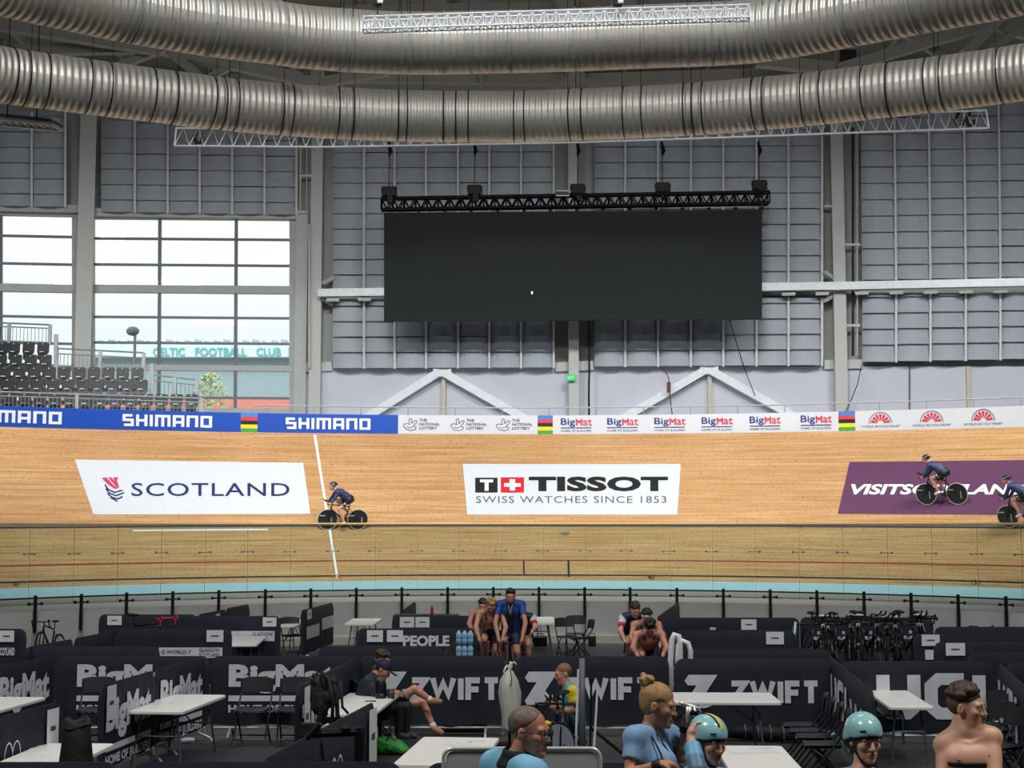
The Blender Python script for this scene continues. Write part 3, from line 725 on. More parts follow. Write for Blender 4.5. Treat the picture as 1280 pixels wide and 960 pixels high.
lf = MB(); rnd = random.Random(3)
for i in range(420):
    h = rnd.random(); r = 1.75 * (1 - h) ** .6 + .1; a = rnd.random() * 6.28; q = r * math.sqrt(rnd.random()); c = Vector((q * math.cos(a), q * math.sin(a), zb + .3 + h * (zt - zb)))
    d = Vector((rnd.uniform(-1, 1), rnd.uniform(-1, 1), rnd.uniform(-1, 1))).normalized(); e = d.orthogonal().normalized(); s = rnd.uniform(.08, .16)
    lf.add([c + d * s, c + e * s * .6, c - d * s, c - e * s * .6], [(0, 1, 2, 3)])
lf.build('foliage', mat('pale green leaves', (188, 206, 160), .7), tree)
lp = thing('street_lamp', 'single street lamp outside the window', 'street lamp', (oy(167, 500, 95).x, 95, -.5)); zt = oy(167, 414, 95).z + .5
MB().tube([(0, 0, 0), (0, 0, zt)], .09, 8).build('pole', M_mull, lp); MB().ell((-.15, 0, zt), (.42, .3, .3), 10).build('lamp_head', M_gray, lp)
# ------------------------------------------------------------------ ventilation ducts
def duct_material():
    m = mat('spiral duct steel', (208, 203, 192), .5, .75, var=.08, scale=1.3); n = m.node_tree; b = n.nodes['Principled BSDF']
    uv = n.nodes.new('ShaderNodeUVMap'); uv.uv_map = 'uv'; w = n.nodes.new('ShaderNodeTexWave'); w.wave_type = 'BANDS'; w.bands_direction = 'X'
    w.inputs['Scale'].default_value = 2.1; w.inputs['Distortion'].default_value = .15; n.links.new(uv.outputs[0], w.inputs['Vector'])
    bp = n.nodes.new('ShaderNodeBump'); bp.inputs['Strength'].default_value = .85; bp.inputs['Distance'].default_value = .03
    n.links.new(w.outputs['Fac'], bp.inputs['Height'])
    ns = n.nodes.new('ShaderNodeTexNoise'); ns.inputs['Scale'].default_value = 1.6; n.links.new(uv.outputs[0], ns.inputs['Vector'])
    b2 = n.nodes.new('ShaderNodeBump'); b2.inputs['Strength'].default_value = .25; b2.inputs['Distance'].default_value = .05
    n.links.new(ns.outputs['Fac'], b2.inputs['Height']); n.links.new(bp.outputs[0], b2.inputs['Normal']); n.links.new(b2.outputs[0], b.inputs['Normal'])
    return m
M_duct = duct_material()
def duct(cpx, z, r, label, seams, dark):
    pts = [PZ(x, y, z) for x, y in cpx]
    # resample with Catmull-Rom
    P = [pts[0] * 2 - pts[1]] + pts + [pts[-1] * 2 - pts[-2]]; c = []
    for i in range(1, len(P) - 2):
        for k in range(8):
            t = k / 8; a, b, d, e = P[i - 1], P[i], P[i + 1], P[i + 2]
            c.append(.5 * ((2 * b) + (d - a) * t + (2 * a - 5 * b + 4 * d - e) * t * t + (3 * b - a - 3 * d + e) * t ** 3))
    c.append(pts[-1])
    for q in c: q.z = z
    L = [0]
    for a, b in zip(c, c[1:]): L.append(L[-1] + (b - a).length)
    def at(s):
        s = max(0, min(L[-1] - 1e-4, s)); i = max(j for j in range(len(L) - 1) if L[j] <= s); k = (s - L[i]) / (L[i + 1] - L[i])
        return c[i].lerp(c[i + 1], k), (c[min(i + 1, len(c) - 1)] - c[max(i - 1, 0)]).normalized()
    t = thing('ventilation_duct', label, 'duct'); nu = int(L[-1] / .25); mb = MB()
    def fn(u, v):
        p, d = at(u * L[-1]); sd = Vector((d.y, -d.x, 0)); a = 2 * PI * v
        return p + (sd * math.cos(a) + Z * math.sin(a)) * r
    mb.grid(fn, nu, 28, lambda u, v: (u * L[-1], v * 2 * PI * r)); mb.build('pipe', M_duct, t, smooth=True)
    for px in seams:
        s = min((abs(proj(at(L[-1] * k / 600)[0])[0] - px), L[-1] * k / 600) for k in range(601))[1]
        p, d = at(s); sd = Vector((d.y, -d.x, 0))
        MB().tube([p + (sd * math.cos(2 * PI * k / 28) + Z * math.sin(2 * PI * k / 28)) * (r + .004) for k in range(28)], .016, 5, True).build('clamp_band', M_dark if dark else M_galv, t)
        if int(px) % 3: MB().tube([p + sd * r * .9, p + sd * r * .9 + Z * 5], .007, 4).build('hanger_wire', M_dark, t)
    return t
duct([(-230, -95), (-120, -62), (0, -25), (80, -6), (160, 12), (250, 28), (330, 39), (400, 48), (512, 54), (640, 52), (715, 50), (800, 46), (915, 41), (980, 33), (1080, 14), (1170, -4), (1280, -26), (1400, -60), (1500, -95)], 12.5, .60,
     'upper shiny round ventilation duct, nearer the camera', (60, 150, 160, 165, 260, 262, 345, 425, 437, 500, 512, 555, 590, 640, 665, 720, 750, 805, 860, 890, 908, 965, 985, 1065, 1150, 1162, 1250), False)
duct([(-180, 50), (-100, 71), (0, 93), (100, 107), (200, 120), (300, 132), (400, 140), (512, 145), (640, 145.5), (715, 143.5), (800, 140), (880, 135.5), (945, 130), (1010, 124), (1080, 116), (1180, 104), (1280, 90), (1380, 72), (1460, 55)], 12.5, .585,
     'lower duller round ventilation duct, farther from the camera', (12, 29, 56, 109, 133, 188, 215, 263, 276, 292, 350, 363, 422, 440, 497, 508, 555, 570, 585, 642, 657, 712, 728, 781, 803, 856, 868, 880, 944, 957, 1007, 1030, 1081, 1112, 1161, 1180, 1253), True)
# ------------------------------------------------------------------ roof steel between the ducts
for i, (a, b, w_, Y) in enumerate((((-40, 24), (200, 62), .42, 52), ((20, 63), (200, 60), .36, 53), ((196, 60), (400, 104), .40, 53), ((145, 84), (206, 60), .26, 52.6), ((208, 60), (254, 100), .30, 53), ((215, 64), (262, 104), .24, 54),
        ((262, 96), (292, 82), .22, 53), ((400, 104), (486, 88), .34, 53), ((255, 40), (255, 110), .35, 55), ((393, 80), (393, 112), .42, 55), ((425, 96), (705, 100), .4, 56), ((735, 100), (1000, 92), .4, 56), ((640, 84), (660, 110), .1, 55),
        ((712, 76), (712, 120), .28, 54.5), ((726, 76), (726, 120), .28, 54.5), ((690, 112), (716, 98), .22, 54.5), ((752, 112), (724, 98), .22, 54.5), ((602, 88), (602, 110), .14, 55.5), ((832, 96), (832, 112), .14, 55.5), ((945, 76), (1042, 86), .42, 54),
        ((1050, 86), (1230, 32), .36, 53), ((1048, 50), (1048, 95), .42, 55), ((1205, 68), (1262, 12), .36, 52.5), ((1225, 70), (1300, 22), .22, 53), ((1245, 32), (1300, 50), .3, 53), ((1130, 40), (1180, 72), .28, 54), ((1000, 66), (1060, 44), .3, 54), ((1070, 34), (1300, 20), .3, 55), ((0, 50), (0, 70), .3, 54),
        ((700, -6), (712, 20), .5, 50), ((770, -4), (790, 10), .7, 50), ((930, 4), (1010, 20), .3, 50), ((1020, -10), (1080, 18), .4, 50), ((430, 12), (700, 8), .25, 51), ((740, 8), (940, 4), .25, 51), ((545, 4), (558, 18), .5, 51))):
    mb = MB(); mb.bar(PY(*a, Y), PY(*b, Y), w_, w_, (0, -1, 0) if abs(a[1] - b[1]) > 3 else None); struct(mb.build('trim_roof_beam', M_steel2), 'pale steel roof member between the ducts', 'roof beam')
mb = MB(); mb.box(PY(1060, 72, 54.2), (.55, .3, .5)); struct(mb.build('trim_roof_box', M_dark), 'dark box on the roof column', 'trim')
# purlins on the roof deck
for i in range(22):
    struct(MB().bar((-34 + i * 3.2, 46, 20.9), (-34 + i * 3.2, 61, 20.9), .15, .25).build('trim_purlin', M_steel2), 'thin purlin under the roof deck', 'trim')
# white box truss in front of the upper duct
wt = thing('lighting_truss', 'bright white box truss hanging in front of the upper duct', 'truss')
truss(MB(), PY(454, 31, 26.5), PY(936, 16, 26.5), .22, .22, 32, .017).build('lattice', mat('white truss', (235, 238, 240), .4), wt)
for i, px in enumerate((472, 772)):
    h = thing('chain_hoist', 'small pale hoist at the top edge, %s' % ('left end of white truss' if i == 0 else 'middle of white truss'), 'hoist', PY(px, 4, 26.5), 0, 'hoists of the white truss')
    MB().box((0, 0, 0), (.16, .14, .13)).build('motor', M_dark, h, bevel=.02); MB().box((.05, -.06, .02), (.1, .08, .1)).build('cover', M_white, h, bevel=.02); MB().tube([(0, 0, -.05), (0, 0, -.25)], .012, 5).build('chain', M_dark, h)
# thin lattice light bar under the lower duct
lt = thing('lighting_truss', 'thin grey lattice bar under the lower duct', 'truss')
mb = MB(); ct = [(218, 182), (400, 183.5), (560, 181), (720, 178), (900, 172), (1060, 166), (1236, 160)]
P = [PY(x, y, 50 - abs(x - 640) * .004) for x, y in ct]
def on(k):
    k *= len(P) - 1; i = min(int(k), len(P) - 2); return P[i].lerp(P[i + 1], k - i)
N = 60
for off in (Vector((0, 0, 0)), Vector((0, .35, .08)), Vector((0, .2, .62))): mb.tube([on(i / N) + off for i in range(N + 1)], .03, 6)
for i in range(N):
    p, q = on(i / N), on((i + 1) / N); m = (p + q) / 2; t_ = Vector((0, .2, .62)); mb.tube([p, m + t_, q], .018, 4); mb.tube([p, m + Vector((0, .35, .08)), q], .014, 4)
for e_ in (on(0), on(1)): mb.tube([e_, e_ + Vector((0, .2, .62))], .03, 6)
mb.build('lattice', M_galv, lt)
for k in (.06, .3, .5, .7, .94): MB().tube([on(k) + Vector((0, .2, .62)), on(k) + Vector((0, .2, 20.9 - on(k).z))], .014, 4).build('hanger_wire', M_dark, lt)
for i, (px, py) in enumerate(((246, 172), (1197, 150), (1211, 150))):
    h = thing('hoist_hook', ('black hook and cable at the left end of the lattice bar', 'black hook at the right end of the lattice bar', 'larger black hook beside it at the right end of the lattice bar')[i], 'hook', PY(px, py - 4, 49.4))
    mb = MB(); mb.tube([(0, 0, .5), (.06, 0, .3), (.02, 0, .1), (-.1, 0, -.1), (0, 0, -.3), (.16, 0, -.25), (.15, 0, -.1)], .06, 6); mb.build('hook', M_dark, h); MB().box((0, 0, .35), (.28, .2, .25)).build('block', M_dark, h)
# hanging luminaire left, small projector on the duct
lu = thing('luminaire', 'long louvred light fitting hanging below the left end of the duct', 'lamp', (0, 0, 0))
a = [PZ(x, y, 11.9) for x, y in ((-60, 142), (64, 155), (78, 163), (-60, 150))]
MB().add(a + [q + Z * .12 for q in a], [(0, 1, 2, 3), (7, 6, 5, 4), (0, 4, 5, 1), (1, 5, 6, 2), (2, 6, 7, 3)]).build('body', M_gray, lu)
mb = MB()
for i in range(4): mb.bar(a[i], a[(i + 1) % 4], .06)
for i in range(14): mb.bar(a[0].lerp(a[1], i / 13), a[3].lerp(a[2], i / 13), .025)
mb.build('louvre', M_white, lu); mb = MB()
for k in (.2, .55, .85): mb.tube([a[0].lerp(a[1], k), a[0].lerp(a[1], k) + Z * 3], .015, 4)
mb.build('hanger_wire', M_dark, lu)
pj = thing('projector', 'small pale box lamp under the left of the upper duct', 'lamp', PY(372, 80, 33))
MB().box((0, 0, 0), (.36, .25, .18)).build('case', mat('pale green housing', (196, 220, 208), .5), pj, bevel=.02); MB().box((.2, 0, -.12), (.14, .16, .2)).build('bracket', M_dark, pj)
# ------------------------------------------------------------------ spectator stand
M_seat = mat('black plastic seat', (13, 14, 17), .4)
def make_seat():
    t = thing('spectator_chair', '', 'chair'); mb = MB()
    poly = [(-.2, 0), (.2, 0), (.225, .1), (.225, .36), (.19, .42), (-.19, .42), (-.225, .36), (-.225, .1)]
    mb.prism(poly, .05, Matrix.Translation((0, .1, .30)) @ Matrix.Rotation(PI / 2 - .12, 4, 'X')); mb.build('backrest', M_seat, t, bevel=.012)
    MB().prism(poly, .05, Matrix.Translation((0, .0, .06)) @ Matrix.Rotation(PI / 2 - .25, 4, 'X') @ Matrix.Scale(.8, 4)).build('seat_pan', M_seat, t, bevel=.012)
    MB().box((0, .045, .665), (.06, .02, .03)).build('number_tag', M_white, t); MB().box((0, -.06, .36), (.16, .02, .03)).build('edge_tag', M_white, t)
    MB().bar((0, .12, -.1), (0, .12, .3), .06, .06).build('bracket', M_steel, t)
    return t
seat0 = make_seat(); first = True
rows = [(427.5, 57.5, [-17, 2, 16.5, 34.7, 53]), (442.5, 56.8, [-18, 0, 18.7, 37.5, 56]), (458, 56.1, [-14, 4.7, 23, 42, 61, 79.3, 98.4, 116.6, 134.5, 152.5, 171]),
        (473, 55.4, [-11, 8.4, 27, 46, 65.6, 84, 103, 121.5, 139.7, 158.4, 176]), (491, 54.7, [-8, 11, 30, 49, 68, 87, 106, 125, 144, 163, 182, 201, 220, 239])]
RN = ['top row', 'second row from the top', 'middle row', 'fourth row', 'front row behind the railing']
for r, (y, Y, xs) in enumerate(rows):
    for i, x in enumerate(xs):
        p = PY(x, y + (x * .006), Y - (0 if x > 0 else 0)); p.z -= .72
        o = seat0 if first else dup(seat0); first = False
        place(o, p, 0, 'black tip-up stand seat, %s from the left in the %s' % (ORD[i], RN[r]), 'black seats of the stand')
tm = MB()
for r, (y, Y, xs) in enumerate(rows):
    a, b = PY(-60, y, Y), PY(xs[-1] + 12, y + 1, Y); z = a.z - .72 - .1
    tm.box(((a.x + b.x) / 2, Y + .1, z - .05), (b.x - a.x, .8, .1))
    for k in range(0, 14):
        x = a.x + (b.x - a.x) * (k + .5) / 14; tm.bar((x, Y - .25, z - .1), (x, Y - .25, z - .5), .05)
        tm.bar((x, Y + .3, z - .1), (x, Y + .3, 0), .05)
tag(tm.build('stand_terrace', M_galv), 'galvanised stepped terrace carrying the black seats', 'stand')
def railing(a, b, h, n, label, mid=True):
    t = thing('stand_railing', label, 'railing', a, 0, 'railings of the stand'); d = b - a; mb = MB()
    mb.tube([(0, 0, h), d + Z * h], .035, 6); mb.tube([(0, 0, h * .82), d + Z * h * .82], .025, 6); mb.tube([(0, 0, .08), d + Z * .08], .03, 6); mb.build('rail', M_galv, t)
    for k in range(n + 1):
        if k % max(1, n // 2) == 0 or k == n: MB().bar(d * k / n, d * k / n + Z * h, .12, .1).build('post', M_galv, t)
    mb = MB(); m = int(d.length / .14)
    for k in range(1, m): mb.tube([d * k / m + Z * .08, d * k / m + Z * h * .82], .012, 4)
    mb.build('baluster', M_galv, t)
def rl(x0, y0, x1, y1, yb, Y, n, label):
    a, b = PY(x0, yb, Y), PY(x1, yb + (y1 - y0), Y); railing(a, b, PY(x0, y0, Y).z - a.z, n, label)
rl(-40, 402, 62, 406, 427, 58.0, 2, 'grey barred railing at the back of the top seats')
rl(70, 435.5, 179, 441, 472, 57.3, 2, 'long grey barred railing behind the middle seats')
rl(190, 468.5, 246, 475, 505, 56.4, 2, 'short grey barred railing stepping down at the right of the seats')
rl(-60, 488, 252, 498, 516, 54.1, 4, 'long grey railing in front of the lowest seats')
for x0, y0, x1, y1 in ((62, 418, 70, 420), (180, 455, 190, 458)):
    mb = MB(); mb.bar(PY(x1, y0, 57.2), PY(x1, 505, 57.2), .14, .1); tag(mb.build('stair_post', M_galv), 'tall grey post at the end of the %s seat rows' % ('top' if x1 < 100 else 'middle'), 'post', 'stair posts of the stand')
# ------------------------------------------------------------------ crowd barriers with printed covers
BHT = 1.2
M_cover = mat('navy barrier cover', (25, 31, 46), .7, var=.12, scale=3, bump=.25, bscale=5)
M_print = mat('white barrier print', (216, 219, 226), .6, var=.08, scale=5); M_ghost = mat('grey barrier print', (98, 104, 116), .65)
M_paper = mat('white paper', (228, 230, 232), .6, var=.02); M_ink = mat('ink', (70, 74, 80), .6)
def barrier(p0, p1, label, texts=(), sheets=(), seed=1):
    """p0,p1: pixels of the two ends of the top edge; texts (kind,string,u0,v0,u1,v1); sheets (u0,v0,u1,v1)"""
    a, b = PZ(p0[0], p0[1], BHT), PZ(p1[0], p1[1], BHT); a.z = b.z = 0; d = b - a; L = d.length; c = (a + b) / 2
    t = thing('crowd_barrier', label, 'barrier', c, math.atan2(d.y, d.x), 'covered crowd barriers'); rd = random.Random(seed * 7 + 1); ph = rd.random() * 6
    R = .13; mb = MB(); nu = max(24, int(L / .05))
    def top(x):
        e = L / 2 - abs(x)
        return BHT - (R - math.sqrt(max(0, R * R - (R - min(e, R)) ** 2)))
    def sheet(sg):
        def fn(u, v):
            u = .5 * u + .25 - .25 * math.cos(PI * u); u = .4 * u + .6 * (.5 - .5 * math.cos(PI * u)); x = (u - .5) * L; z0 = .17 + .012 * math.sin(x * 7 + ph); z = z0 + (top(x) - z0) * v
            w = .010 * math.sin(x * 9 + ph + 1.5 * v) * (1 - v) + .007 * math.sin(x * 23 + ph * 2) * (1 - v * .6)
            return (x, sg * (.028 * min(1, (1 - v) * 14 + .25)) + w, z)
        return fn
    f = sheet(-1); g = sheet(1)
    mb.grid(f, nu, 10); mb.grid(lambda u, v: g(1 - u, v), nu, 10)
    mb.grid(lambda u, v: Vector(f(u, 1)).lerp(Vector(g(u, 1)), v), nu, 1)
    for u0 in (0, 1): mb.grid(lambda u, v: Vector(f(u0, v)).lerp(Vector(g(u0, v)), u), 1, 10)
    cv = mb.build('cover', M_cover, t, smooth=True)
    fr = MB(); fr.tube([(-L / 2 + .05, 0, .13), (L / 2 - .05, 0, .13)], .018, 6)
    for x in (-L / 2 + .05, L / 2 - .05): fr.tube([(x, 0, .02), (x, 0, 1.0)], .018, 6)
    fr.build('frame', M_galv, t)
    for x in (-L * .36, L * .36):
        q = MB(); q.tube([(x, -.24, .0), (x, -.2, .05), (x, 0, .13), (x, .2, .05), (x, .24, .0)], .02, 6); q.build('foot', M_galv, t)
    fn = lambda u, v: ((u - .5) * L, -.045, v * BHT)
    for k in texts:
        m = MB(); kind, s = k[0], k[1]
        if kind == 'block': block(m, s, fn, k[2:6], .34, .1)
        elif kind == 'box': m.add([fn(k[2], k[3]), fn(k[4], k[3]), fn(k[4], k[5]), fn(k[2], k[5])], [(0, 1, 2, 3)])
        elif kind == 'z':      # broad Z emblem
            u0, v0, u1, v1 = k[2:6]; q = lambda x, y: fn(u0 + (u1 - u0) * x, v0 + (v1 - v0) * y)
            m.add([q(*p) for p in ((.12, 1), (1, 1), (.62, .42), (.72, .3), (.86, .3), (.8, .06), (.62, 0), (.06, 0), (0, .12), (.36, .68), (.1, .68), (0, .82))], [(0, 1, 2, 9, 10, 11), (2, 3, 4, 5, 6, 7, 8, 9)])
        elif kind == 'dark':
            letters(m, s, lambda u, v: ((u - .5) * L, -.05, v * BHT), k[2:6], .02); m.build('lettering', M_ink, t); continue
        elif kind == 'heart':
            u0, v0, u1, v1 = k[2:6]; hx = [2 * PI * q / 28 for q in range(29)]; pl = [(.5 + 16 * math.sin(q) ** 3 / 34, (13 * math.cos(q) - 5 * math.cos(2 * q) - 2 * math.cos(3 * q) - math.cos(4 * q) + 17) / 30) for q in hx] + [(.5, .55), (.56, .62)]
            vs, fs = stroke2d([(u0 + (u1 - u0) * x, (v0 + (v1 - v0) * y) * BHT / L) for x, y in pl], .012); m.add([fn(x, y * L / BHT) for x, y in vs], fs)
        else: letters(m, s, fn, k[2:6], .045 if kind == 'bold' else .012)
        m.build('lettering', (M_ghost if len(k) > 6 else M_print), t)
    for k in sheets:
        u0, v0, u1, v1 = k[:4]; m = MB(); f2 = lambda u, v, o=.052: ((u - .5) * L, -o, v * BHT)
        m.add([f2(u0, v0), f2(u1, v0), f2(u1, v1), f2(u0, v1)], [(0, 1, 2, 3)]); sh = m.build('name_sheet', M_paper, t); sh['label'] = 'white printed name sheet'
        m = MB(); m.add([f2(u0 + (u1 - u0) * x, v0 + (v1 - v0) * y, .055) for x, y in ((.28, .44), (.72, .44), (.72, .56), (.28, .56))], [(0, 1, 2, 3)]); m.build('print', M_ink, sh)
    return t
def fb(x0, x1, y, label, texts=(), sheets=(), seed=1):
    """barrier square to the camera: texts and sheets in image pixels"""
    s = (y - 655) / (HC - BHT); cu = lambda x: (x - x0) / (x1 - x0); cv = lambda yy: (HC - (yy - 655) / s) / BHT
    T = [(k[0], k[1], cu(k[2]), cv(k[5]), cu(k[4]), cv(k[3])) + tuple(k[6:]) for k in texts]; H = [(cu(k[0]), cv(k[3]), cu(k[2]), cv(k[1])) for k in sheets]
    return barrier((x0, y), (x1, y), label, T, H, seed)
# far rows
fb(-95, 33, 786, 'navy barrier cut by the left edge with two name panels', [('bold', 'SCOTLAND', 0, 809, 20, 819)], [(0, 788, 19, 802)], 1)
fb(124, 246, 768, 'navy barrier at the far left near the wall with a paper notice', (), [(135, 769.5, 153, 781)], 2)
barrier((34, 809), (91, 798.5), 'plain navy barrier running away behind the black road bike', (), (), 3)
barrier((93, 798), (142, 788.5), 'plain navy side barrier continuing the one by the road bike', (), (), 4)
fb(144, 290, 786, 'navy barrier with WORLD lettering band and paper notice, left', [('box', '', 200, 809, 279, 822), ('dark', 'G WORLD //', 203, 812, 240, 817), ('dark', 'GLASGOW', 250, 810, 276, 814.5), ('dark', 'SCOTLAND', 250, 816, 276, 820.5)], [(259, 787.5, 280, 802)], 5)
fb(229, 351, 770, 'navy barrier with pale band and paper notice, behind the WORLD barrier', [('box', '', 290, 788.5, 344, 801), ('dark', 'GLASGOW', 316, 790, 342, 795)], [(329, 771.5, 346, 783)], 6)
fb(30, 200, 808, 'plain low navy barrier in front of the road bike, left', (), (), 7)
barrier((248, 768), (282, 761.5), 'dark angled barrier with a white tag at the far wall, left one', (), [(.55, .72, .7, .95)], 8)
barrier((283, 760.5), (311, 755), 'dark angled barrier at the far wall, taller one beside it', (), (), 9)
barrier((377, 763), (416, 753), 'navy angled barrier with two white labels by the far table', [('box', '', .1, .42, .5, .66), ('box', '', .58, .5, .97, .74)], [(.1, .8, .24, .99)], 10)
fb(490, 598, 769.5, 'navy barrier with two paper notices near the far wall, middle', (), [(500, 771, 518, 784), (519.5, 771, 537, 784)], 11)
fb(446, 602, 785.5, 'navy barrier lettered PEOPLE with two paper notices', [('bold', 'PEOPLE', 504, 794, 562, 807.5)], [(459, 787.5, 479, 802), (484, 787.5, 504, 802)], 12)
fb(398, 553, 807.5, 'plain low navy barrier in front of the PEOPLE barrier', (), (), 13)
barrier((556, 812), (573, 799), 'short navy side barrier beside the water bottles', (), (), 14)
barrier((503, 763), (519, 751.5), 'small dark angled barrier behind the PEOPLE barrier', (), (), 15)
fb(829, 999, 772, 'navy barrier at the far right of middle with paper notice', (), [(926, 774, 945, 787), (887, 784, 894, 787)], 16)
fb(844, 994, 788, 'navy barrier with paper notice behind the plain one, right of middle', (), [(957, 789.5, 979, 805)], 17)
fb(862, 1039, 811.5, 'plain navy barrier directly behind the right emblem barrier', (), (), 18)
barrier((822, 771), (848, 752.5), 'dark angled barrier at the far wall right of the bending rider', (), (), 19)
barrier((826, 776), (839, 812), 'navy side barrier beside the bending rider', (), (), 20)
fb(1000, 1166, 771.5, 'dark barrier behind the bike rack', (), (), 21)
fb(1168, 1300, 783.5, 'plain navy barrier right of the bike rack at the back', (), (), 22)
fb(1141, 1300, 792, 'navy barrier with paper notice right of the bike rack', [('box', '', 1155, 812, 1166, 824)], [(1151, 793, 1173.5, 807)], 23)
fb(1167, 1330, 802.5, 'navy barrier with paper notice in front, far right', (), [(1181, 803.5, 1205, 819)], 24)
fb(1210, 1360, 815.5, 'plain navy barrier behind the right end of the large white letters', (), (), 25)
fb(1257, 1400, 829, 'plain navy barrier at the right edge of the frame', (), (), 26)
# middle row
BM = lambda x: [('bold', 'BigMat', x, 830, x + 134, 866), ('box', '', x, 868.5, x + 134, 875.5), ('bold', 'HOME OF BUILDERS', x, 880, x + 134, 889.5)]
fb(71, 262, 820, 'navy barrier with large builder slogan print behind the lone folding chair', BM(98), (), 27)
fb(264, 446, 820, 'navy barrier with large builder slogan print behind two folding chairs', BM(287), (), 28)
ZW = lambda xe, xt, y: [('z', '', xe, y, xe + 41, y + 41), ('block', 'ZWIFT', xt, y + 7, xt + 113, y + 36)]
fb(448, 633, 820, 'navy barrier with broad Z emblem and five-letter print behind the seated men', ZW(468, 512, 839), (), 29)
fb(644, 836, 820.5, 'navy barrier with broad Z emblem and five-letter print behind the man with the phone', ZW(656, 702, 839), (), 30)
fb(843, 1038, 823.5, 'navy barrier with broad Z emblem and five-letter print behind the long table', ZW(855, 910, 843), (), 31)
fb(1050, 1240, 826.5, 'navy barrier with three huge white letters behind the right table', [('block', 'UCI', 1094, 841, 1230, 898)], (), 32)
barrier((1036.6, 819.5), (1092, 865), 'navy barrier with tall white letters running toward the camera, right', [('block', 'UCI', .1, .40, .52, .84), ('bold', 'WE', .58, .3, .95, .74)], (), 33)
barrier((1249, 829), (1297, 872), 'navy barrier with white print running out of the right edge', [('block', 'UCI', .05, .3, .6, .85)], (), 34)
BA = [('bold', 'BigMat', .06, .40, .9, .86), ('box', '', .06, .30, .9, .365), ('bold', 'HOME OF BUILDERS', .06, .16, .9, .26)]
barrier((-8, 833), (66, 820), 'angled navy builder-slogan barrier at the left edge above the small table', BA, (), 35)
barrier((-2, 896.5), (76, 876.5), 'angled navy barrier with heart emblem and paper notice, lower left', [('heart', '', .04, .3, .3, .78), ('bold', 'THE', .42, .46, .62, .66), ('bold', 'ONE', .42, .2, .66, .4)], [(.70, .6, .9, .96)], 36)
barrier((125, 857), (192, 838), 'angled navy builder-slogan barrier with paper notice, left of the white table', BA, [(.06, .62, .22, .98)], 37)
barrier((193.5, 836.5), (256, 821.5), 'angled navy builder-slogan barrier directly behind the white table', BA, (), 38)
barrier((372, 858), (449, 820), 'angled navy barrier with white print behind the black bags', [('bold', 'TW', .02, .2, .24, .8)], [(.04, .35, .12, .97)], 39)
barrier((328, 950), (396, 914), 'plain navy barrier running up to the repair stand', (), (), 40)
barrier((399, 912.5), (467, 877), 'navy barrier with white print and paper notice in front of the cap man', [('heart', '', .12, .12, .34, .74), ('bold', 'ON', .5, .1, .92, .5)], [(.82, .45, .98, .96)], 41)
fb(-190, 150, 952.5, 'navy barrier top along the bottom edge, far left', (), (), 42)
fb(166, 503, 952, 'navy barrier top along the bottom edge, left of the front table', (), (), 43)
fb(531, 860, 953.5, 'navy barrier top along the bottom edge, right of the front table', (), (), 44)
# ------------------------------------------------------------------ folding tables
TH = .78
M_top = mat('white plastic tabletop', (244, 243, 236), .38, var=.02); M_leg = mat('grey tube', (92, 95, 98), .4, .4)
def table(c4, label, papers=()):
    q = [PZ(x, y, TH) for x, y in c4]; c = sum(q, Vector()) / 4; ax = ((q[1] - q[0]) + (q[2] - q[3])) / 2; ay = ((q[0] - q[3]) + (q[1] - q[2])) / 2
    w, l = ax.length, ay.length; rz = math.atan2(ax.y, ax.x)
    t = thing('folding_table', label, 'table', (c.x, c.y, 0), rz, 'white folding tables')
    sg = 1 if ax.x * ay.y - ax.y * ay.x > 0 else -1; r = .06; poly = []
    for cx, cy, a0 in ((w / 2 - r, l / 2 - r, 0), (-w / 2 + r, l / 2 - r, 90), (-w / 2 + r, -l / 2 + r, 180), (w / 2 - r, -l / 2 + r, 270)):
        poly += [(cx + r * math.cos(math.radians(a0 + k * 22.5)), cy + r * math.sin(math.radians(a0 + k * 22.5))) for k in range(5)]
    MB().prism(poly, .045, Matrix.Translation((0, 0, TH - .022))).build('tabletop', M_top, t, bevel=.01)
    lo = l > w; LL, WW = (l, w) if lo else (w, l); tr_ = lambda a, b, z: ((b, a, z) if lo else (a, b, z))
    for s in (-1, 1):
        x = s * (LL / 2 - .28)
        for k in (-1, 1):
            y = k * WW * .36
            MB().tube([tr_(x - s * .1, y * .8, TH - .05), tr_(x, y * .85, TH - .2), tr_(x + s * .02, y, .3), tr_(x + s * .06, y * 1.12, 0)], .016, 6).build('leg', M_leg, t)
        m = MB(); m.tube([tr_(x, -WW * .33, .42), tr_(x, WW * .33, .42)], .012, 6); m.tube([tr_(x, 0, .42), tr_(s * .12, 0, TH - .05)], .012, 6); m.build('brace', M_leg, t)
    for i, (u, v, a, wd, hg) in enumerate(papers):
        p = Vector((c.x, c.y, 0)) + ax * (u - .5) + ay * (v - .5); m = MB()
        m.box((0, 0, 0), (wd, hg, .002)); o = m.build('paper_sheet', M_paper); o.location = (p.x, p.y, TH + .003); o.rotation_euler = (0, 0, rz + a)
        tag(o, 'paper on the ' + label.replace('white ', '').split(',')[0] + (', %s' % ('farther one', 'nearer one', 'small one')[i] if len(papers) > 1 else ''), 'paper')
    return t
table(((205, 868), (280, 868), (232, 890), (157, 888)), 'white folding table beside the angled builder-slogan barrier', [(.5, .5, .2, .21, .3)])
table(((-26, 871), (49, 871), (0, 891), (-75, 889)), 'small white folding table at the left edge')
table(((49, 929), (138, 929), (92, 958), (-8, 957)), 'white folding table at the lower left corner', [(.3, .5, .3, .21, .3)])
table(((431, 866), (498.5, 866.5), (469, 892.5), (403, 892)), 'white folding table in front of the cap man', [(.5, .55, .4, .25, .18)])
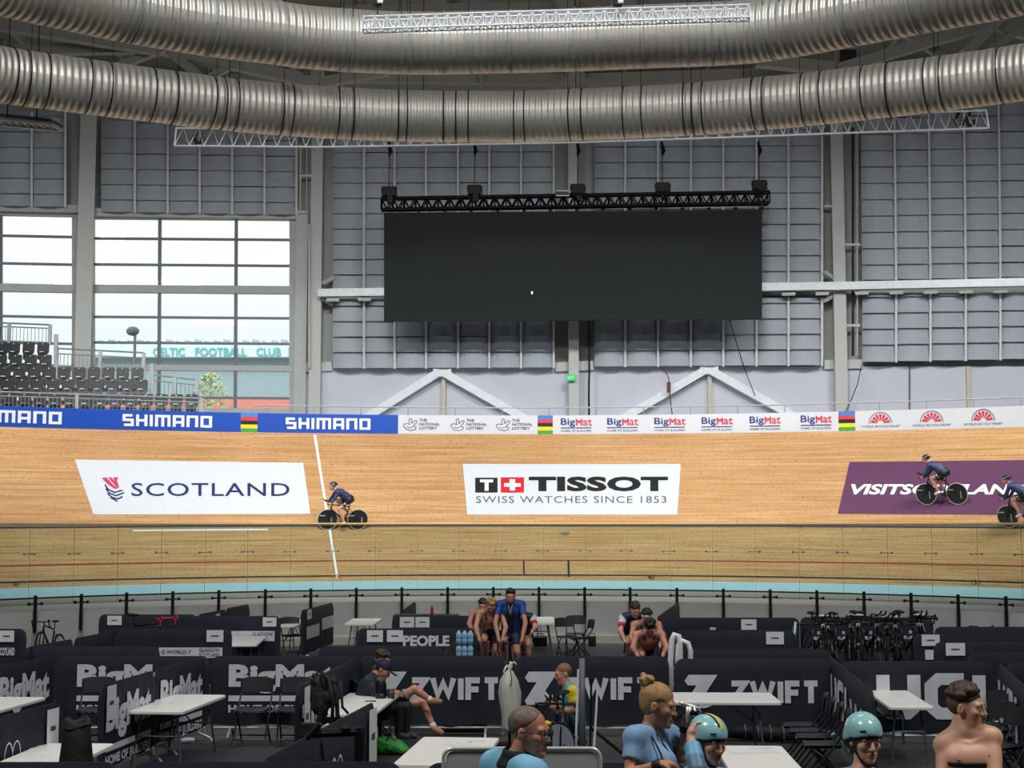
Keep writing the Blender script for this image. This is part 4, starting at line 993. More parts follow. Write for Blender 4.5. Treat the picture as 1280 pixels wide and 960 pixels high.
table(((529.5, 921), (619, 922), (604, 957), (490, 955)), 'white folding table at the bottom middle', [(.55, .75, .1, .3, .25), (.75, .85, .4, .2, .15)])
table(((816, 865), (963, 866), (977, 877.5), (812, 877.5)), 'long white folding table in front of the right Z-emblem barrier', [(.12, .5, .1, .3, .25), (.8, .6, .1, .25, .2)])
table(((905.5, 931.5), (981, 932.5), (1001, 963), (898, 963)), 'white folding table between the two helmeted riders', [(.45, .75, .3, .5, .3), (.6, .9, .1, .25, .16)])
table(((1091, 861), (1135, 861), (1163, 884), (1098, 883)), 'white folding table in front of the huge-letter barrier', [(.6, .3, .1, .45, .28)])
table(((441, 773), (477, 773), (469, 780), (430, 780)), 'small white folding table by the far wall left of the riders')
table(((655, 771), (695, 771), (691.5, 779), (644, 779)), 'small white folding table behind the roller riders by the far wall')
table(((354, 774), (382, 774), (376, 782.5), (349, 782.5)), 'white folding table half hidden by the angled labelled barrier')
table(((292, 795), (338, 794.5), (316, 806), (270, 806)), 'white folding table edge behind the WORLD barrier')
# ------------------------------------------------------------------ folding chairs (facing -Y, back at +Y)
M_chair = mat('black chair plastic', (46, 48, 52), .42); M_ctube = mat('black chair tube', (40, 42, 46), .4, .3)
def make_chair():
    t = thing('folding_chair', '', 'chair'); W_ = .21
    m = MB(); m.grid(lambda u, v: ((u - .5) * .42, -.2 + .4 * v, .475 - .02 * math.sin(PI * u) + .01 * v), 8, 4); m.grid(lambda u, v: ((.5 - u) * .42, -.2 + .4 * v, .45), 4, 2)
    m.grid(lambda u, v: ((u - .5) * .42, -.2, .45 + (.025 - .02 * math.sin(PI * u)) * v), 8, 1); m.grid(lambda u, v: ((.5 - u) * .42, .2, .45 + .03 * v), 4, 1)
    m.build('seat', M_chair, t)
    m = MB(); m.grid(lambda u, v: ((u - .5) * .43, .255 + .035 * math.sin(PI * u) + .03 * v, .66 + .2 * v - .03 * (abs(2 * u - 1) ** 4) * v), 10, 4); m.grid(lambda u, v: ((.5 - u) * .43, .28 + .035 * math.sin(PI * u) + .03 * v, .66 + .2 * v - .03 * (abs(2 * u - 1) ** 4) * v), 10, 4)
    m.grid(lambda u, v: ((u - .5) * .43, .285 + .035 * math.sin(PI * u) + .025 * v, .86 - .03 * (abs(2 * u - 1) ** 4)), 10, 1); m.build('backrest', M_chair, t)
    for s in (-1, 1):
        MB().tube([(s * W_, .29, .84), (s * W_, .25, .64), (s * W_, .1, .44), (s * W_, -.24, 0)], .013, 6).build('leg', M_ctube, t)
        MB().tube([(s * W_ * .92, -.14, .45), (s * W_ * .92, .0, .36), (s * W_ * .92, .26, 0)], .012, 6).build('leg', M_ctube, t)
    m = MB(); m.tube([(-W_, -.18, .09), (W_, -.18, .09)], .011, 6); m.build('stretcher', M_ctube, t); m = MB(); m.tube([(-W_ * .92, .2, .1), (W_ * .92, .2, .1)], .011, 6); m.build('stretcher', M_ctube, t)
    return t
ch0 = make_chair(); used = [False]
def chair(px, py, rz, label, sc=1.1):
    o = ch0 if not used[0] else dup(ch0); used[0] = True
    p = PZ(px, py, .86 * sc); off = Matrix.Rotation(rz, 3, 'Z') @ Vector((0, .3 * sc, 0)); o.scale = (sc, sc, sc); place(o, (p.x - off.x, p.y - off.y, 0), rz, label, 'black folding chairs')
chair(124, 846, .1, 'black folding chair alone in front of the left builder slogan')
chair(322, 846, -.05, 'black folding chair, left one of the pair before the builder slogan')
chair(371, 846, .05, 'black folding chair, right one of the pair beside the black bags')
chair(705, 772, .25, 'black folding chair by the far wall, right beside the small table')
chair(720, 769, -.1, 'black folding chair by the far wall, behind its neighbour')
chair(740, 774, PI / 2 + PI + .2, 'black folding chair by the far wall seen from its side')
chair(362, 771, .4, 'black folding chair at the table behind the angled labelled barrier')
for i, (x, y) in enumerate(((1031, 866), (1040, 872), (1050, 878), (1061, 886))):
    chair(x, y, -PI / 2 - .15, 'black folding chair facing left, %s from the back in the row by the huge-letter barrier' % ORD[i])
for i, (x, y) in enumerate(((1253, 863), (1267, 868), (1254, 876), (1276, 885))):
    chair(x, y, -PI / 2 + .5, 'black folding chair at the right edge behind the shirtless man, %s from the back' % ORD[i])
chair(443, 849, -PI / 2 - PI + .3, 'folding chair under the cap man')
bpy.data.objects[ch0.name]
# ------------------------------------------------------------------ bicycles
M_frame_b = mat('black bike frame', (22, 23, 26), .3, .2, coat=.3); M_tyre_b = mat('black tyre', (20, 20, 21), .7); M_tyre_c = mat('cream tyre', (206, 196, 168), .6)
M_disc = mat('black disc wheel', (34, 36, 40), .35, coat=.2); M_spoke = mat('spoke steel', (120, 122, 124), .4, .6)
M_redbar = mat('red bar tape', (206, 52, 78), .5); M_discg = mat('pale grey disc wheel', (150, 158, 170), .35)
def bike(label, loc, rz, wheels='spoke', bars='drop', barmat=None, tilt=0.0, sc=1.0, tyre=None, grp=None, frame=None, wheeld=None):
    t = thing('bicycle', label, 'bicycle', loc, rz, grp); t.rotation_euler = (tilt, 0, rz); t.scale = (sc, sc, sc); fm = frame or M_frame_b
    bb, rh, fh, st, hd, hl = (-.07, 0, .28), (-.49, 0, .335), (.49, 0, .335), (-.2, 0, .80), (.36, 0, .82), (.40, 0, .68)
    m = MB(); m.tube([st, bb], .02, 6); m.tube([(-.185, 0, .75), hd], .018, 6); m.tube([bb, hl], .026, 6); m.tube([hd, hl], .024, 6)
    for s in (-1, 1): m.tube([(-.07, s * .03, .28), (-.49, s * .06, .335)], .011, 5); m.tube([(-.18, s * .01, .72), (-.49, s * .06, .335)], .009, 5)
    m.build('frame', fm, t, smooth=True)
    m = MB(); 
    for s in (-1, 1): m.tube([(.40, s * .02, .69), (.44, s * .05, .6), (.49, s * .05, .335)], .013, 6)
    m.build('fork', fm, t, smooth=True)
    for hx in (-.49, .49):
        w = bpy.data.objects.new('wheel', None); COL.objects.link(w); w.parent = t; w.location = (hx, 0, .335); w.empty_display_size = .1
        MB().tube([(.325 * math.cos(2 * PI * k / 36), 0, .325 * math.sin(2 * PI * k / 36)) for k in range(36)], .014, 6, True).build('tyre', tyre or M_tyre_b, w, smooth=True)
        if wheels == 'disc':
            MB().lathe([(.0, -.024), (.05, -.024), (.31, -.01), (.312, .01), (.05, .024), (.0, .024)], 40, Matrix.Rotation(PI / 2, 4, 'X')).build('disc', wheeld or M_disc, w)
            m = MB()
            for s in (-1, 1):
                for k in range(5): m.box((.10 + .035 * k, s * .026, .13), (.02, .003, .03)); m.box((-.12, s * .024, -.12 + .045 * k), (.03, .003, .02))
            m.build('decal_or_glint', M_white if wheeld is None else M_ghost, w)
        else:
            m = MB(); m.tube([(.30 * math.cos(2 * PI * k / 36), 0, .30 * math.sin(2 * PI * k / 36)) for k in range(36)], .014, 5, True); m.build('rim', M_frame_b, w); m = MB()
            for k in range(16): a = 2 * PI * k / 16; m.tube([(0, .025 * (-1) ** k, 0), (.3 * math.cos(a), 0, .3 * math.sin(a))], .0022, 3)
            m.build('spokes', M_spoke, w); MB().tube([(0, -.05, 0), (0, .05, 0)], .02, 8).build('hub', M_frame_b, w)
    m = MB(); m.tube([(.36, 0, .82), (.35, 0, .88), (.43, 0, .9)], .016, 6); m.build('stem', fm, t); hb_ = MB()
    if bars == 'drop':
        for s in (-1, 1): hb_.tube([(.43, 0, .9), (.43, s * .19, .9), (.49, s * .2, .9), (.55, s * .205, .87), (.54, s * .21, .79), (.44, s * .21, .76)], .014, 6); hb_.tube([(.52, s * .205, .9), (.58, s * .205, .93), (.60, s * .205, .88)], .016, 6)
    else:
        hb_.tube([(.43, -.22, .88), (.43, .22, .88)], .016, 6)
        for s in (-1, 1): hb_.tube([(.43, s * .22, .88), (.55, s * .23, .86), (.57, s * .23, .90)], .014, 6); hb_.tube([(.36, s * .06, .92), (.62, s * .05, .96), (.68, s * .04, 1.02)], .016, 6)
    hb_.build('handlebar', barmat or M_rubber, t, smooth=True)
    m = MB(); m.ell((-.2, 0, .94), (.13, .055, .025), 12); m.ell((-.29, 0, .945), (.06, .075, .028), 10); m.build('saddle', M_rubber, t, smooth=True); m = MB(); m.tube([(-.2, 0, .78), (-.215, 0, .93)], .014, 6); m.build('seatpost', fm, t)
    if grp == 'bikes on the rack':
        glints = MB(); [glints.box((.2 - .05 * k, s * .03, .55 - .02 * k), (.05, .004, .03)) for k in range(3) for s in (-1, 1)]; [glints.box((.46, s * .065, .5 - .08 * k), (.02, .004, .05)) for k in range(2) for s in (-1, 1)]; glints.box((.385, 0, .76), (.02, .05, .06)); [glints.box((.1 - .13 * k, .012 * (-1) ** k, .62 - .1 * k), (.05, .03, .05)) for k in range(3)]; glints.ell((.43, 0, .93), (.03, .1, .02), 8); glints.build('decal_or_glint', M_white, t)  # white flecks stand in for glints of light on the racked bikes
    c = MB(); c.lathe([(.03, -.004), (.1, -.004), (.1, .004), (.03, .004)], 28, Matrix.Translation((-.07, -.055, .28)) @ Matrix.Rotation(PI / 2, 4, 'X')); c.bar((-.07, -.07, .28), (.03, -.07, .15), .02); c.bar((-.07, .07, .28), (-.17, .07, .41), .02)
    cr_ = c.build('crank', M_spoke, t); p = MB(); p.box((.03, -.11, .15), (.09, .08, .02)); p.box((-.17, .11, .41), (.09, .08, .02)); p.build('pedal', M_rubber, cr_)
    return t
p = PZ(63, 800, .3); b_ = bike('black road bike leaning by the wall at the far left', (p.x, 36.6, 0), PI - .85)
b_.location.x = PY(63, 800, 36.6).x
bike('bike with red drop bars among the left barriers', (PY(197, 780, 31.8).x - .3, 31.8, .26), -.45, barmat=M_redbar, sc=1.16)
tag(MB().box((0, 0, .13), (1.5, .5, .255)).build('equipment_case', mat('black flight case', (26, 27, 30), .5), bevel=.02, loc=(PY(197, 780, 31.8).x - .3, 31.8, 0)), 'low black case under the bike with red bars', 'case')
bpy.data.objects['equipment_case'].rotation_euler = (0, 0, -.45)
bike('black bike behind the right barriers, only its drop bars showing, left one', (PY(1226, 780, 34.6).x, 34.6, 0), .5)
bike('black bike behind the right barriers at the right edge', (PY(1284, 780, 34).x, 34, 0), .4)
RK = 31.0; s_ = F / RK
for i in range(9):
    px = 1022 + i * 16.5
    bb_ = bike('black track bike on the rack, %s from the left' % ORD[i], (PY(px, 800, RK).x, RK + .25 + .1 * (i % 3 - 1), .335), -PI / 2 + (.12, -.2, .28, -.1, .2)[i % 5], 'disc' if i in (2, 6) else 'spoke', 'drop' if i in (0, 3, 7) else 'aero', sc=(1.15, 1.09, 1.13, 1.17)[i % 4], grp='bikes on the rack')
rk = thing('bike_rack', 'silver tube rack holding the row of black bikes', 'rack', (0, 0, 0)); xl, xr = PY(1006, 800, RK).x, PY(1168, 800, RK).x
m = MB(); m.tube([(xl, RK + .95, 1.16), (xr, RK + .95, 1.16)], .022, 6); m.build('bar', M_dark, rk)
for x in (xl, xr):
    for dy in (-.6, .6): MB().tube([(x, RK + .95, 1.2), (x + (.15 if x == xr else -.25), RK + .95 + dy, 0)], .03, 6).build('leg', M_galv, rk)
m = MB(); m.box(((xl + xr) / 2, RK + .1, .31), (xr - xl, 1.6, .03)); m.build('tray', M_dark, rk)
for x in (xl, xr): MB().box((x, RK + .1, .15), (.06, 1.4, .30)).build('foot', M_dark, rk)
# ------------------------------------------------------------------ things lying around the pits
def onto(px, py, z): p = PZ(px, py, z); return p
case = tag(MB().box((0, 0, .56), (.7, .5, 1.12)).build('equipment_case', mat('black flight case', (26, 27, 30), .5), bevel=.03, loc=(PY(581, 800, 24.5).x, 24.5, 0)), 'tall black case behind the barrier under the water bottles', 'case')
M_water = mat('pale blue bottled water', (150, 196, 224), .2, var=.2, scale=8, coat=.4)
for i in range(6):
    r, c_ = i // 3, i % 3
    w = thing('water_bottle', 'large pale blue water bottle in the stacked pack, %s of three in the %s layer' % (('left', 'middle', 'right')[c_], ('lower', 'upper')[r]), 'bottle', (PY(573.5 + 7.3 * c_, 800, 24.4).x, 24.4, 1.12 + .21 * r), 0, 'stacked water bottles')
    MB().lathe([(.01, 0), (.043, .005), (.045, .08), (.04, .09), (.045, .1), (.045, .16), (.03, .185), (.018, .2)], 14).build('body', M_water, w, smooth=True); MB().lathe([(.0, .2), (.019, .2), (.019, .212), (.0, .212)], 10).build('cap', M_white, w)
# small bottle and bag behind the PEOPLE barrier
o = thing('drink_bottle', 'small red bottle standing on the case behind the notices', 'bottle', PY(540, 768, 35.5)); 
MB().lathe([(.03, 0), (.035, .02), (.035, .14), (.015, .18), (.015, .22)], 12).build('body', mat('red bottle', (190, 40, 60), .3), o, smooth=True); MB().lathe([(.0, .22), (.018, .22), (.018, .25), (.0, .25)], 10).build('cap', M_white, o)
zb_ = o.location.z
tag(MB().box((0, 0, zb_ / 2), (1.5, .5, zb_)).build('equipment_case', mat('black flight case', (26, 27, 30)), bevel=.03, loc=(PY(533, 768, 35.5).x, 35.5, 0)), 'long black case behind the two paper notices', 'case')
def sdfbag(): pass
# bag with green cloth on floor, silver bowl, flask, mug: built in the soft-shape section
# white hoops
for i, (pts) in enumerate((((838, 828), (840, 800), (843, 793), (848, 795), (850, 806)), ((847, 818), (848, 806), (853, 801), (860, 804), (863, 813)))):
    Yh = 23.9; P3 = [PY(x, y, Yh) for x, y in pts]; P3 = [P3[0] - Z * (P3[0].z - .02)] + P3 + [P3[-1] - Z * (P3[-1].z - .02)]
    tag(MB().tube(P3, .045 if i == 0 else .04, 8).build('white_hoop', M_white, smooth=True), ('taller white padded hoop by the bending rider', 'shorter white padded hoop right of it')[i], 'hoop')
# tall grey pole and dark struts right of the phone man
gp = thing('grey_pole', 'thick grey upright pole in front of the middle Z-emblem barrier', 'pole', (PY(728, 940, 20.6).x, 20.6, 0))
MB().tube([(0, 0, .03), (0, 0, PY(728, 823, 20.6).z)], [.044, .038], 12).build('tube', mat('grey pole paint', (92, 100, 112), .45), gp, smooth=True); MB().box((0, 0, .02), (.4, .4, .04)).build('base', M_dark, gp)
for i, (x0, x1, m_) in enumerate(((-.09, -.05, M_white), (.1, .12, M_dark), (.15, .2, M_white))): MB().tube([(x0, -.05, .3), (x1, -.02, 1.3 - i * .12)], .016, 6).build('strut', m_, gp)
MB().tube([(.1, 0, .55), (.75, .1, .02)], .025, 6).build('prop', M_dark, gp)
# repair stand in the near left
rs = thing('repair_stand', 'black bicycle repair stand with clamp arm, lower left of middle', 'stand', (PY(449, 955, 13.7).x, 13.7, 0)); zt = PY(449, 914, 13.7).z; xl = PY(388, 914, 13.7).x - rs.location.x
MB().tube([(0, 0, .05), (0, 0, zt + .03)], .045, 8).build('pole', M_dark, rs); MB().tube([(0.03, 0, zt), (xl, 0, zt - .02)], .042, 8).build('arm', M_dark, rs)
m = MB(); m.box((xl, 0, zt + .02), (.16, .12, .1)); m.tube([(xl - .02, -.08, zt - .05), (xl + .1, -.12, zt + .08)], .03, 6); m.tube([(xl + .1, 0, zt - .1), (xl + .12, 0, zt - .3)], .012, 5); m.ell((-.12, -.02, zt + .03), (.05, .05, .04), 8); m.build('clamp', M_rubber, rs)
for k in range(3): a = 2.1 * k; MB().tube([(0, 0, .3), (.3 * math.cos(a), .3 * math.sin(a), .02)], .025, 6).build('leg', M_dark, rs)
# long dark bag with pale blue ends under the long table
wb = thing('equipment_bag', 'long black roll bag with pale blue ends on the floor behind the right table', 'bag', (0, 0, 0)); a, b = PZ(908, 915, .12), PZ(1001, 919, .12)
MB().tube([a, a.lerp(b, .5), b], [.085, .11, .09], 12).build('roll', M_rubber, wb, smooth=True); m = MB(); m.tube([a - (b - a) * .012, a + (b - a) * .03], .088, 12); m.build('end_cap', mat('pale cyan cap', (110, 186, 214), .5), wb)
m = MB(); m.tube([b - (b - a) * .06, b - (b - a) * .01], .1, 12); m.build('end_cap', mat('pale cyan cap', (110, 186, 214), .5), wb); m = MB()
for k in range(4): q = a.lerp(b, .25 + .17 * k); m.tube([q + Vector((0, .115 * math.cos(j * .7), .115 * math.sin(j * .7))) for j in range(9)], .012, 5, True)
m.build('strap', M_gray, wb)
for nm, px, py, col, lb in (('drink_bottle', 1121, 918, (150, 200, 232), 'pale blue bottle lying on the floor under the right table'), ('drink_bottle', 235, 925, (226, 232, 240), 'white bottle lying on the floor under the left table')):
    p = PZ(px, py, .045); o = thing(nm, lb, 'bottle', p, .3); MB().lathe([(.0, -.1), (.036, -.095), (.036, .06), (.016, .085), (.016, .1)], 12, Matrix.Rotation(PI / 2, 4, 'Y')).build('body', mat('bottle %d' % px, col, .3), o, smooth=True); MB().lathe([(.0, .1), (.02, .1), (.02, .13), (.0, .13)], 10, Matrix.Rotation(PI / 2, 4, 'Y')).build('cap', M_blu, o)
for i, (px, lb) in enumerate(((675, 'small black box on the floor behind the small far table'), (739, 'small black box on the floor beside the side-on chair'))):
    p = PY(px, 800, 41.6); o = thing('floor_box', lb, 'box', (p.x, 41.2, 0)); MB().box((0, 0, .13), (.36 if i == 0 else .2, .25, .26)).build('body', M_dark, o, bevel=.02); MB().tube([(-.08, 0, .26), (-.08, 0, .32), (.08, 0, .32), (.08, 0, .26)], .012, 6).build('handle', M_dark, o)
# grey board with pale rim in front
gb = thing('display_board', 'grey board with rounded pale rim behind the man with glasses', 'board', (0, 0, 0)); Yg = 9.9; c = PY(652, 990, Yg); wdt = PY(751, 950, Yg).x - PY(555, 950, Yg).x; ztop = PY(652, 935.5, Yg).z; zlow = ztop - .62
def rr(w, h, r): return [(sx * (w / 2 - r) + r * math.cos(math.radians(a0 + k * 18)), sy * (h / 2 - r) + r * math.sin(math.radians(a0 + k * 18))) for sx, sy, a0 in ((1, 1, 0), (-1, 1, 90), (-1, -1, 180), (1, -1, 270)) for k in range(6)]
zc = (ztop + zlow) / 2; cx = PY(652.5, 950, Yg).x
MB().prism(rr(wdt - .03, ztop - zlow - .03, .05), .03, Matrix.Translation((cx, Yg, zc)) @ Matrix.Rotation(PI / 2, 4, 'X')).build('panel', mat('grey board face', (184, 186, 185), .35, var=.06, scale=3), gb)
MB().tube([(cx + x, Yg - .01, zc + y) for x, y in rr(wdt, ztop - zlow, .06)], .014, 6, True).build('rim', mat('pale rim', (206, 208, 206), .3, .3), gb, smooth=True)
for s in (-1, 1): m = MB(); m.tube([(cx + s * wdt * .35, Yg + .02, zlow), (cx + s * wdt * .35, Yg + .02, .42)], .02, 6); m.build('leg', M_dark, gb)
# ------------------------------------------------------------------ soft shapes: smooth unions of tapered limbs turned into one surface
def cap(a, b, ra, rb=None, k=.02, cut=False): return ('cap', np.array(a, float), np.array(b, float), ra, ra if rb is None else rb, k, cut)
def ell(c, r, k=.02, R=None): return ('ell', np.array(c, float), np.array(r, float), None if R is None else np.array(R, float), k)
def sub(pr, k=.01): return ('sub', pr, k)
def keep(p, n): return ('keep', np.array(p, float), np.array(n, float))    # keep only the side the normal points to
def pd(pr, P):
    if pr[0] == 'cap':
        a, b, ra, rb = pr[1:5]; ba = b - a; t = np.clip(((P - a) @ ba) / max(1e-9, ba @ ba), 0, 1)
        d = np.linalg.norm(P - a - t[..., None] * ba, axis=-1) - (ra + (rb - ra) * t)
        if pr[6]: n = ba / np.linalg.norm(ba); d = np.maximum(d, (P - b) @ n)
        return d
    q = P - pr[1]
    if pr[3] is not None: q = q @ pr[3]
    r = pr[2]; k0 = np.linalg.norm(q / r, axis=-1); k1 = np.linalg.norm(q / (r * r), axis=-1)
    return np.where(k1 > 1e-9, k0 * (k0 - 1) / np.maximum(k1, 1e-9), -r.min())
def pbox(pr):
    if pr[0] == 'cap': m = max(pr[3], pr[4]); return np.minimum(pr[1], pr[2]) - m, np.maximum(pr[1], pr[2]) + m
    m = pr[2].max(); return pr[1] - m, pr[1] + m
def soft(prims, h, mb=None):
    adds = [p for p in prims if p[0] in ('cap', 'ell')]
    lo = np.min([pbox(p)[0] for p in adds], axis=0) - 3 * h; hi = np.max([pbox(p)[1] for p in adds], axis=0) + 3 * h
    n = np.ceil((hi - lo) / h).astype(int) + 1; G = [lo[i] + h * np.arange(n[i]) for i in range(3)]
    D = np.full(n, .12)
    for p in prims:
        if p[0] == 'keep': 
            X = np.stack(np.meshgrid(*G, indexing='ij'), -1); D = np.maximum(D, -((X - p[1]) @ p[2])); continue
        q = p[1] if p[0] == 'sub' else p; k = p[2] if p[0] == 'sub' else p[5 if p[0] == 'cap' else 4]
        b0, b1 = pbox(q); m = .06 + k; i0 = np.clip(((b0 - m - lo) / h).astype(int), 0, n); i1 = np.clip(((b1 + m - lo) / h).astype(int) + 2, 0, n)
        if (i1 <= i0).any(): continue
        sl = tuple(slice(i0[i], i1[i]) for i in range(3)); X = np.stack(np.meshgrid(*[G[i][sl[i]] for i in range(3)], indexing='ij'), -1); d = pd(q, X); e = D[sl]
        if p[0] == 'sub':
            d = -d; t = np.maximum(k - np.abs(e - d), 0) / k; D[sl] = np.maximum(e, d) + t * t * k * .25
        else:
            t = np.maximum(k - np.abs(e - d), 0) / k; D[sl] = np.minimum(e, d) - t * t * k * .25
    ins = D < 0; N = n - 1; cnt = np.zeros(N); pos = np.zeros(tuple(N) + (3,))
    cor = [(i, j, k) for i in (0, 1) for j in (0, 1) for k in (0, 1)]; s = lambda c: tuple(slice(c[i], c[i] + N[i]) for i in range(3))
    for a in cor:
        for ax in range(3):
            if a[ax]: continue
            b = list(a); b[ax] = 1; da, db = D[s(a)], D[s(b)]; x = (da < 0) != (db < 0); t = np.where(x, da / np.where(x, da - db, 1), 0)
            for i in range(3): pos[..., i] += np.where(x, a[i] + (t if i == ax else 0), 0)
            cnt += x
    act = cnt > 0; idx = -np.ones(N, int); idx[act] = np.arange(act.sum())
    base = np.stack(np.nonzero(act), -1); V = lo + h * (base + pos[act] / cnt[act][:, None]); Fc = []
    for ax in range(3):
        u, v = (ax + 1) % 3, (ax + 2) % 3; sa = [slice(1, N[i]) for i in range(3)]; sa[ax] = slice(0, N[ax]); sb = list(sa); sb[ax] = slice(1, N[ax] + 1)
        A, B = ins[tuple(sa)], ins[tuple(sb)]; x = np.nonzero(A != B); o = np.stack(x, -1); add = np.array([1, 1, 1]); add[ax] = 0; o = o + add
        eu = np.zeros(3, int); eu[u] = 1; ev = np.zeros(3, int); ev[v] = 1
        q = np.stack([idx[tuple((o - eu - ev).T)], idx[tuple((o - ev).T)], idx[tuple(o.T)], idx[tuple((o - eu).T)]], -1); f = A[x]; q[~f] = q[~f][:, ::-1]; Fc.append(q)
    Fc = np.concatenate(Fc); Fc = Fc[(Fc >= 0).all(1)]; mb = mb or MB(); return mb.add([tuple(v) for v in V], [tuple(int(i) for i in f) for f in Fc])
def softobj(name, m, parent, prims, h, **kw): return soft(prims, h).build(name, m, parent, smooth=True, **kw)
# ------------------------------------------------------------------ people
SK = {k: mat('skin ' + k, c, .5, var=.05, scale=12) for k, c in (('fair', (214, 164, 138)), ('tan', (188, 132, 104)), ('pink', (206, 146, 122)))}
HAIR = {k: mat('hair ' + k, c, .6, var=.35, scale=60) for k, c in (('brown', (66, 46, 34)), ('dark', (34, 28, 26)), ('blond', (164, 128, 82)), ('grey', (112, 96, 84)), ('fairbrown', (128, 98, 70)))}
M_eye = mat('eye', (30, 26, 24), .2); M_lip = mat('lips', (170, 96, 88), .5); M_sclera = mat('eye white', (168, 158, 150), .3)
def basis(fwd, up=(0, 0, 1)):
    f = Vector(fwd).normalized(); u = Vector(up); r = f.cross(u).normalized(); u = r.cross(f); return np.array([[r.x, f.x, u.x], [r.y, f.y, u.y], [r.z, f.z, u.z]])
class Head:
    def __init__(s, c, fwd, up=(0, 0, 1), sc=1.0): s.c = np.array(c, float); s.R = basis(fwd, up); s.k = sc
    def P(s, x, y, z): return s.c + s.R @ np.array((x, y, z)) * s.k
    def E(s, c, r, k=.012): return ell(s.P(*c), np.array(r) * s.k, k * s.k, s.R)
    def C(s, a, b, ra, rb=None, k=.01): return cap(s.P(*a), s.P(*b), ra * s.k, None if rb is None else rb * s.k, k * s.k)
    def skull(s, jaw=1.0):
        return [s.E((0, -.012, .035), (.076, .097, .086)), s.E((0, .03, -.03), (.064, .066, .085), .03), s.E((0, .05, -.075), (.046 * jaw, .045, .045), .02), s.E((0, .082, -.104), (.024 * jaw, .02, .018), .02),
                s.C((-.04, .083, .022), (.04, .083, .022), .014, None, .015), s.C((0, .094, .012), (0, .113, -.03), .009, .012, .01), s.C((-.012, .103, -.034), (.012, .103, -.034), .009, None, .008),
                s.E((-.04, .068, -.022), (.024, .022, .022), .02), s.E((.04, .068, -.022), (.024, .022, .022), .02),
                sub(s.E((-.033, .103, .001), (.019, .016, .011)), .01), sub(s.E((.033, .103, .001), (.019, .016, .011)), .01), s.E((-.033, .083, .001), (.014, .013, .013), .003), s.E((.033, .083, .001), (.014, .013, .013), .003),
                s.E((0, .094, -.060), (.024, .012, .006), .006), s.E((0, .094, -.071), (.021, .012, .007), .006), sub(s.C((-.022, .107, -.0655), (.022, .107, -.0655), .0022), .004),
                s.E((-.077, -.008, -.008), (.011, .02, .032), .006), s.E((.077, -.008, -.008), (.011, .02, .032), .006), sub(s.E((-.09, .0, -.004), (.008, .009, .016)), .004), sub(s.E((.09, .0, -.004), (.008, .009, .016)), .004)]
    def face(s, body, hair, h):
        m = MB()
        for x in (-.033, .033): m.ell((0, 0, 0), (.0105 * s.k, .005 * s.k, .0045 * s.k), 10, Matrix([list(s.R[i]) + [s.P(x, .0945, .001)[i]] for i in range(3)] + [[0, 0, 0, 1]]))
        e = m.build('eye', M_sclera, body, smooth=True); m = MB()
        for x in (-.033, .033): m.ell((0, 0, 0), (.0055 * s.k, .004 * s.k, .0046 * s.k), 10, Matrix([list(s.R[i]) + [s.P(x, .0985, .001)[i]] for i in range(3)] + [[0, 0, 0, 1]]))
        m.build('iris', M_eye, e, smooth=True)
        softobj('eyebrow', hair, body, [s.C((x * .018, .0985, .024), (x * .048, .088, .026), .004, .003) for x in (-1, 1)], .003 * s.k)
        softobj('lips', M_lip, body, [s.E((0, .0985, -.0605), (.021, .0095, .0045), .002), s.E((0, .0985, -.0705), (.018, .0095, .0052), .002)], .003 * s.k)
    def cropped(s, hair, body, h, depth=.0, line=.055, k=.9):
        """close hair: shell above a line that runs from forehead to nape"""
        return softobj('hair', hair, body, [s.E((0, -.016, .038), (.081 + depth, .098 + depth, .088 + depth)), keep(s.P(0, .075, line), s.R @ np.array((0, -k, 1)) / math.hypot(k, 1)), sub(s.E((-.082, .02, -.012), (.03, .03, .05)), .01), sub(s.E((.082, .02, -.012), (.03, .03, .05)), .01)], h)
    def curls(s, hair, body, h, n=40, r=.02, seed=1, front=.09, side=.0):
        rd = random.Random(seed); pr = [s.E((0, -.014, .045), (.08, .096, .086)), ]
        for i in range(n):
            a = rd.random() * 2 * PI; t = rd.random() ** .6 * 1.25; v = (math.sin(t) * math.cos(a), math.sin(t) * math.sin(a), math.cos(t)); q = (v[0] * .082, -.012 + v[1] * .1, .045 + v[2] * .09); 
            if q[2] < .03 + side + max(0, q[1]) * .6: continue
            rr_ = r * rd.uniform(.7, 1.2); pr.append(s.E(q, (rr_, rr_, rr_), .006))
        pr += [keep(s.P(0, .075, .05), s.R @ np.array((0, -.9, 1)) / math.hypot(.9, 1)), sub(s.E((-.082, .02, -.012), (.03, .03, .05)), .01), sub(s.E((.082, .02, -.012), (.03, .03, .05)), .01)]
        return softobj('hair', hair, body, pr, h)
